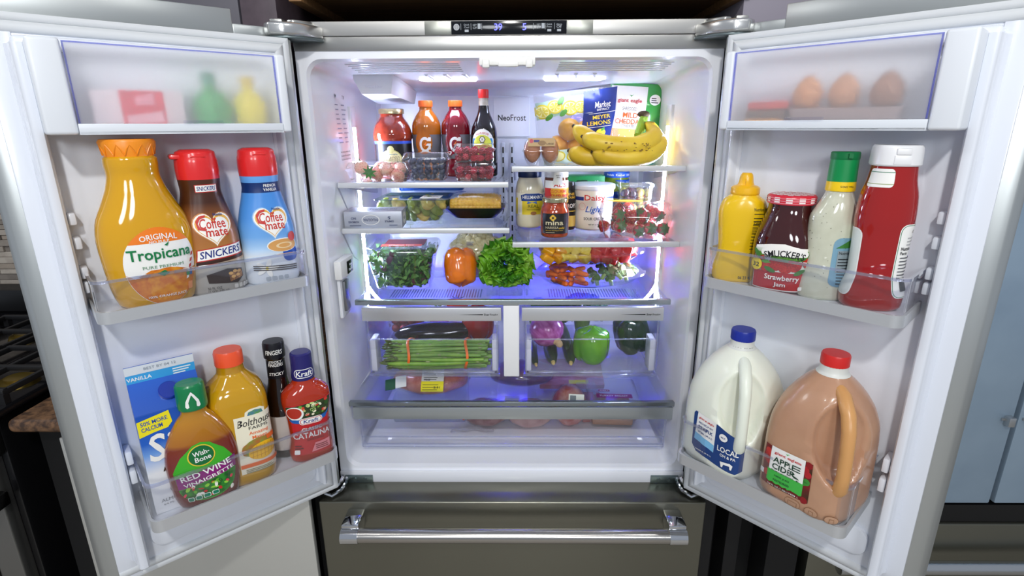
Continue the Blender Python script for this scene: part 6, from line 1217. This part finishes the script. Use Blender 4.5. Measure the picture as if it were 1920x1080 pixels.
for row in range(7):
    n = (5, 7, 8, 8, 7, 5, 3)[row]
    for i in range(n):
        y = (i-(n-1)/2)*.0118+RN.uniform(-.002, .002); z = .0068+row*.0098
        o = link('spear', sm[k % 5], t, (RN.uniform(-.007, .007)+(.004 if row % 2 else 0), y, z), (RN.uniform(0, 6), RN.uniform(-.035, .035), RN.uniform(-.045, .045))); k += 1
for x in (-.070, .085):
    n = 28; P = [(x+.004*math.sin(i*.6), .0465*math.cos(2*math.pi*i/n), .037+.0400*math.sin(2*math.pi*i/n)) for i in range(n+1)]
    m = MB(); m.tube(P, .0022, 6, flat=1.8); m.obj('rubber_band', mat('#e8702a', .5), t)
def longveg(name, label, cat, P, r, col, m_end=None, group=None, c2=None, rough=.12):
    t = thing(name, label, cat, P[0], 0, group); P = [Vector(p)-Vector(P[0]) for p in P]; mb = MB(); N = 16; path = []; rd = []
    for i in range(N+1):
        f = i/N; u = f*(len(P)-1); a = min(int(u), len(P)-2); path.append(P[a].lerp(P[a+1], u-a)); rd.append(r*max(.12, min(1, (math.sin(math.pi*min(1, max(0, f)))**.42)))*(1-.10*f))
    mb.tube(path, rd, 18); mb.obj('skin', mat(col, rough, coat=.5, c2=c2, vscale=30), t, ang=80)
    if m_end: e = MB(); e.tube([path[0]-(path[1]-path[0]).normalized()*.003, path[0]+(path[1]-path[0]).normalized()*.006], [r*.22, r*.30], 10); e.obj('blossom_end', mat(m_end, .6), t)
    return t
longveg('eggplant', 'long dark purple eggplant lying behind the asparagus', 'eggplant', [(-.335, .222, S6+.058), (-.26, .225, S6+.060), (-.18, .23, S6+.062), (-.10, .235, S6+.074)], .036, '#0d0a16')
pepper('bell_pepper', (-.098, .255, S6+.128), (R(172), 0, 0), .046, .090, '#a80e14', '#8a0a10', 'red bell pepper at the end of the eggplant', 4, False)
for x, y, z, lb in ((-.222, .335, .075, 'red tomato on the vine behind the eggplant'), (-.170, .36, .095, 'red tomato half hidden at the back of the drawer')):
    t = thing('tomato', lb, 'tomato', (x, y, S6+z), 0, 'tomatoes'); mb = MB(); mb.ell((0, 0, 0), (.034, .034, .029), 0, 24, 14, fn=lambda d: 1+.02*math.cos(5*math.atan2(d.y, d.x))-(.12*max(0, d.z-.8)/.2)); mb.obj('flesh', mat('#c22a1a', .12, coat=.6), t, ang=80)
    mb = MB()
    for i in range(5): a = 1.256*i; mb.tube([(0, 0, .026), (.012*math.cos(a), .012*math.sin(a), .029), (.022*math.cos(a), .022*math.sin(a), .034)], [.003, .0025, .0008], 6)
    mb.tube([(0, 0, .026), (.0, .0, .04)], .002, 6); mb.obj('calyx', mat('#5a7a34', .5), t)
t = thing('berry_box', 'clear box of small dark tomatoes at the back of the drawer', 'berry box', (-.315, .335, S6+.03), R(0)); shell([(0, .05, .045, .01), (.06, .058, .052, .01), (.062, .062, .056, .01), (.075, .056, .05, .01)], BOX, t, 'clear_box', True, True)
ct = MB(); ct.ell((0, 0, 0), .0125, 0, 14, 9); ctm = ct.mesh('cherry_tomato', mat('#7a1a1c', .15, coat=.5))
for lay in range(2):
    for i in range(4):
        for j in range(2): o = link('cherry_tomato', ctm, None, (-.315-.036+i*.024, .305+j*.03, S6+.048+lay*.025)); tag(o, 'small dark tomato in the clear box', 'tomato', 'small tomatoes in the box')
mb = MB(); mb.box(-.05, .05, -.04, .04, 0, .0285, bev=.004); tag(mb.obj('produce_carton', mat('#6a6a9a', .6), None, loc=(-.315, .335, S6)), 'low carton under the clear tomato box', 'carton')
# red onion, cucumbers, peppers
t = thing('red_onion', 'large glossy purple red onion lying on the cucumbers', 'onion', (.098, .185, S6+.088), (R(118), R(-40), R(14))); mb = MB(); n = 60
rs = []
for z, r in ((-.050, .006), (-.048, .014), (-.040, .028), (-.022, .043), (0, .048), (.020, .045), (.036, .032), (.048, .015), (.056, .007), (.066, .005)): rs.append([(r*(1+.006*(j % 3 == 0))*math.cos(2*math.pi*j/n), r*(1+.006*(j % 3 == 0))*math.sin(2*math.pi*j/n), z) for j in range(n)])
mb.rings(rs); mb.obj('skin', mat('#9a3082', .18, coat=.5, c2='#c068ac', vscale=14, stretch=(6, 6, .6)), t, ang=60); mb = MB(); mb.ell((0, 0, .062), (.010, .010, .012), 0, 10, 7); mb.ell((0, 0, .052), (.012, .012, .006), 0, 10, 6); mb.obj('root_end', mat('#c9a878', .7, bump=.5, bscale=200), t)
for x0, x1, r, z, lb in ((.067, .060, .0145, .0155, 'small dark green cucumber beside the white divider post'), (.113, .110, .0205, .0215, 'thickest dark green cucumber under the red onion'), (.160, .163, .0190, .0200, 'dark green cucumber beside the bright green pepper')): longveg('cucumber', lb, 'cucumber', [(x0, .108, S6+z), (x1, .18, S6+z), (x1, .25, S6+z), (x1, .32, S6+z)], r, '#1d3a20', '#c9b26a', 'cucumbers in the drawer', '#16301a', .3)
longveg('cucumber', 'upper dark green cucumber lying on the others', 'cucumber', [(.150, .13, S6+.052), (.152, .2, S6+.054), (.15, .27, S6+.054), (.15, .34, S6+.054)], .0165, '#1d3a20', None, 'cucumbers in the drawer', '#16301a', .3)
pepper('bell_pepper', (.222, .160, S6+.096), (R(176), R(4), R(20)), .0500, .088, '#6fb414', '#4f9a10', 'bright green bell pepper in the middle of the drawer', 3, False)
pepper('bell_pepper', (.330, .205, S6+.112), (R(170), R(-6), R(50)), .0500, .095, '#1f4020', '#18341a', 'dark green bell pepper at the end of the drawer', 4, False)
t = thing('broccoli', 'broccoli crown tied with a band at the back of the drawer', 'broccoli', (.215, .345, S6+.05)); mb = MB()
for i in range(150): th = RN.uniform(0, 6.3); ph = math.acos(RN.uniform(-.1, 1)); mb.ell((.075*math.sin(ph)*math.cos(th), .05*math.sin(ph)*math.sin(th), .03+.055*math.cos(ph)), RN.uniform(.007, .011), 0, 7, 5)
mb.obj('florets', mat('#35563f', .6, c2='#24402c', vscale=150), t)['kind'] = 'stuff'; mb = MB(); mb.tube([(0, 0, -.045), (0, 0, .04)], [.018, .03], 10); mb.obj('stalk', mat('#6f8f4a', .5), t)
mb = MB(); mb.tube([(-.035, -.052, .02), (-.025, -.056, .04), (-.012, -.056, .06), (-.005, -.05, .078)], .0025, 6); mb.obj('band', mat('#c9c6dc', .4), t)
t = thing('leafy_greens', 'dark leafy greens lying behind the red onion', 'greens', (.11, .33, S6+.06))
for i in range(12):
    a = RN.uniform(-.6, .6); sd = RN.uniform(0, 9); m = MB(); m.grid(lambda u, v: ((v-.5)*.11*math.cos(a)+(u-.5)*.04*math.sin(a), -.03+i*.004+.006*math.sin(u*6+sd), .02+(u-.5)*.045*math.sin(math.pi*min(1, v*.8+.15))+.01*math.sin(v*5+sd)+.002*i), 6, 6); m.obj('leaf', mat('#23481f', .5, c2='#3d6a2a', vscale=60), t, ang=180)
# ---------------------------------------------------------------- deli bin contents
S7 = .7255
def lump(name, label, cat, loc, rx, ry, rz, col, c2, film=True, rot=0., seed=1, bump=.5, bscale=160):
    t = thing(name, label, cat, loc, rot); mb = MB(); mb.ell((0, 0, rz), (rx, ry, rz), 0, 30, 18, fn=lambda d: 1+.07*noise.noise(Vector((d.x*2.2+seed, d.y*2.2, d.z*2.2)))+(-.0)); 
    mb.v = [(max(-rx*.97, min(rx*.97, x)), y, max(0.001, z)) for x, y, z in mb.v]; mb.obj('meat', mat(col, .4, c2=c2, vscale=40, bump=bump, bscale=bscale, coat=.2), t, ang=80)
    if film: mb = MB(); mb.ell((0, 0, rz), (rx*1.05, ry*1.05, rz*1.04), 0, 28, 16, fn=lambda d: 1+.05*noise.noise(Vector((d.x*7+seed, d.y*7, d.z*7)))); mb.v = [(x, y, max(0., z)) for x, y, z in mb.v]; mb.obj('film_wrap', clear((.97, .96, .97), .12, 1.45, haze=.07), t, ang=60)
    return t
t = lump('ground_meat_pack', 'large pack of ground meat with yellow price label', 'meat pack', (-.238, .215, S7+.082), .112, .070, .036, '#c9705e', '#dc9484', True, 0, 3, .9, 220)
L = Lab(plane_map((.018, -.070, .056), (1, 0, 0), (0, .72, .69), (0, -.69, .72)), h=.05, off=.012); L.rect(-.030, .032, -.030, .0, mat('#e8dc2a', .4)); L.rect(-.030, .032, 0, .040, mat('#e4e2de', .4)); L.lines(-.024, .026, .004, .030, 5, T_K, .35); L.lines(-.026, .024, -.026, -.004, 3, mat('#8a8620', .5), .3); L.text('2.31', .014, -.018, .018, T_K, h=.006); L.text('PRICE', -.014, .004, .016, T_K, h=.005); L.obj('price_label', t)
L = Lab(plane_map((-.085, -.068, .050), (1, .1, .15), (-.1, .7, .69), (0, -.69, .72)), h=.05, off=.012); L.rect(-.028, .0, -.018, .014, mat('#2c5a44', .4)); L.rect(.0, .030, -.016, .018, mat('#e4e8ea', .4)); L.obj('brand_label', t)
mb = MB(); mb.box(-.105, .105, -.06, .06, 0, .080, bev=.006); tag(mb.obj('butcher_tray', clear((.90, .93, .95), .1, 1.45, haze=.10), None, loc=(-.238, .225, S7)), 'clear empty tray under the ground meat pack', 'tray')
lump('wrapped_roast', 'bagged dark roast with red clip', 'meat pack', (-.075, .165, S7), .066, .05, .036, '#7d3a38', '#a87270', True, 0, 5)
lump('wrapped_chop', 'bagged pale pink meat lying in the middle of the drawer', 'meat pack', (.052, .155, S7), .064, .05, .038, '#d0a49c', '#b98880', True, R(4), 8)
t = lump('wrapped_steak', 'upright wrapped red steak with white sticker', 'meat pack', (.164, .160, S7), .050, .046, .060, '#b4483c', '#d49a92', True, R(-6), 12)
L = Lab(plane_map((.016, -.036, .100), (1, 0, 0), (0, .55, .83), (0, -.83, .55)), h=.05, off=.012); L.rect(-.018, .024, -.020, .012, W_); L.rect(-.014, .002, -.010, .008, mat('#7f8894', .5)); L.obj('sticker', t)
mb = MB(); mb.tube([(0, 0, 0), (.004, 0, .008), (.002, 0, .016)], [.003, .0045, .003], 8); tag(mb.obj('bag_clip', mat('#d8382a', .4), None, loc=(-.135, .115, S7+.04)), 'tiny red clip on the neck of the meat bag', 'clip')
mb = MB(); mb.grid(lambda u, v: ((u-.5)*.12-.02, .118-.03*v+.004*math.sin(u*14), .004+.03*v*(.4+.6*math.sin(u*3.1))+.004*math.sin(u*17+v*9)), 14, 8); tag(mb.obj('bag_tail', clear((.95, .95, .98), .12, 1.45, haze=.12), None, loc=(-.09, .0, S7)), 'loose clear plastic bag end at the drawer front', 'bag')
lump('wrapped_cutlet', 'dark wrapped meat lying behind the middle packages', 'meat pack', (.03, .30, S7+.06), .10, .06, .035, '#5a2f33', '#7a4a50', True, 0, 21)
t = thing('deli_pack', 'flat clear deli pack with purple band at the drawer end', 'meat pack', (.290, .20, S7), R(-3)); shell([(0, .060, .058, .012), (.028, .068, .066, .014)], BOX, t, 'clear_base'); mb = MB(); mb.box(-.058, .058, -.055, .055, .003, .045, bev=.006); mb.obj('sliced_meat', mat('#c08a66', .4, c2='#a9714e', vscale=30, stretch=(1, 1, 14)), t)
shell([(.028, .070, .068, .014), (.088, .072, .070, .014), (.092, .07, .068, .014)], clear((.93, .95, .98), .08, 1.45, haze=.12), t, 'clear_lid', False, True); L = Lab(plane_map((0, 0, .0925), (1, 0, 0), (0, 1, 0), (0, 0, 1)), h=.06); L.rect(-.048, .052, -.058, -.034, mat('#a02a78', .4)); L.text('TURKEY BREAST', .0, -.046, .08, W_, h=.009); L.rect(-.040, -.008, -.022, -.010, mat('#9a3060', .4)); L.text('DELI', -.024, -.016, .024, W_, h=.006); L.obj('lid_print', t)
t = thing('sliced_ham_pack', 'clear pack of pink slices half under the deli pack', 'meat pack', (.225, .215, S7), R(4)); mb = MB(); mb.box(-.025, .025, -.05, .05, .0, .05, bev=.006); mb.obj('slices', mat('#c9706a', .4, c2='#b45a56', vscale=20), t); shell([(0, .027, .053, .008), (.078, .029, .056, .008)], BOX, t, 'clear_sleeve', False, True)
t = thing('bacon_pack', 'pack of pink sliced bacon with yellow sticker at the back', 'meat pack', (.185, .35, S7+.06), (R(18), 0, 0)); mb = MB(); mb.box(-.10, .10, -.06, .06, 0, .02, bev=.004); mb.obj('slices', mat('#c88a86', .4, c2='#9a4a48', vscale=12, stretch=(1, 8, 1)), t); L = Lab(plane_map((.02, -.04, .0202), (1, 0, 0), (0, 1, 0), (0, 0, 1)), h=.05); L.rect(-.03, .03, -.016, .0, mat('#dcd52a', .4)); L.obj('sticker', t)
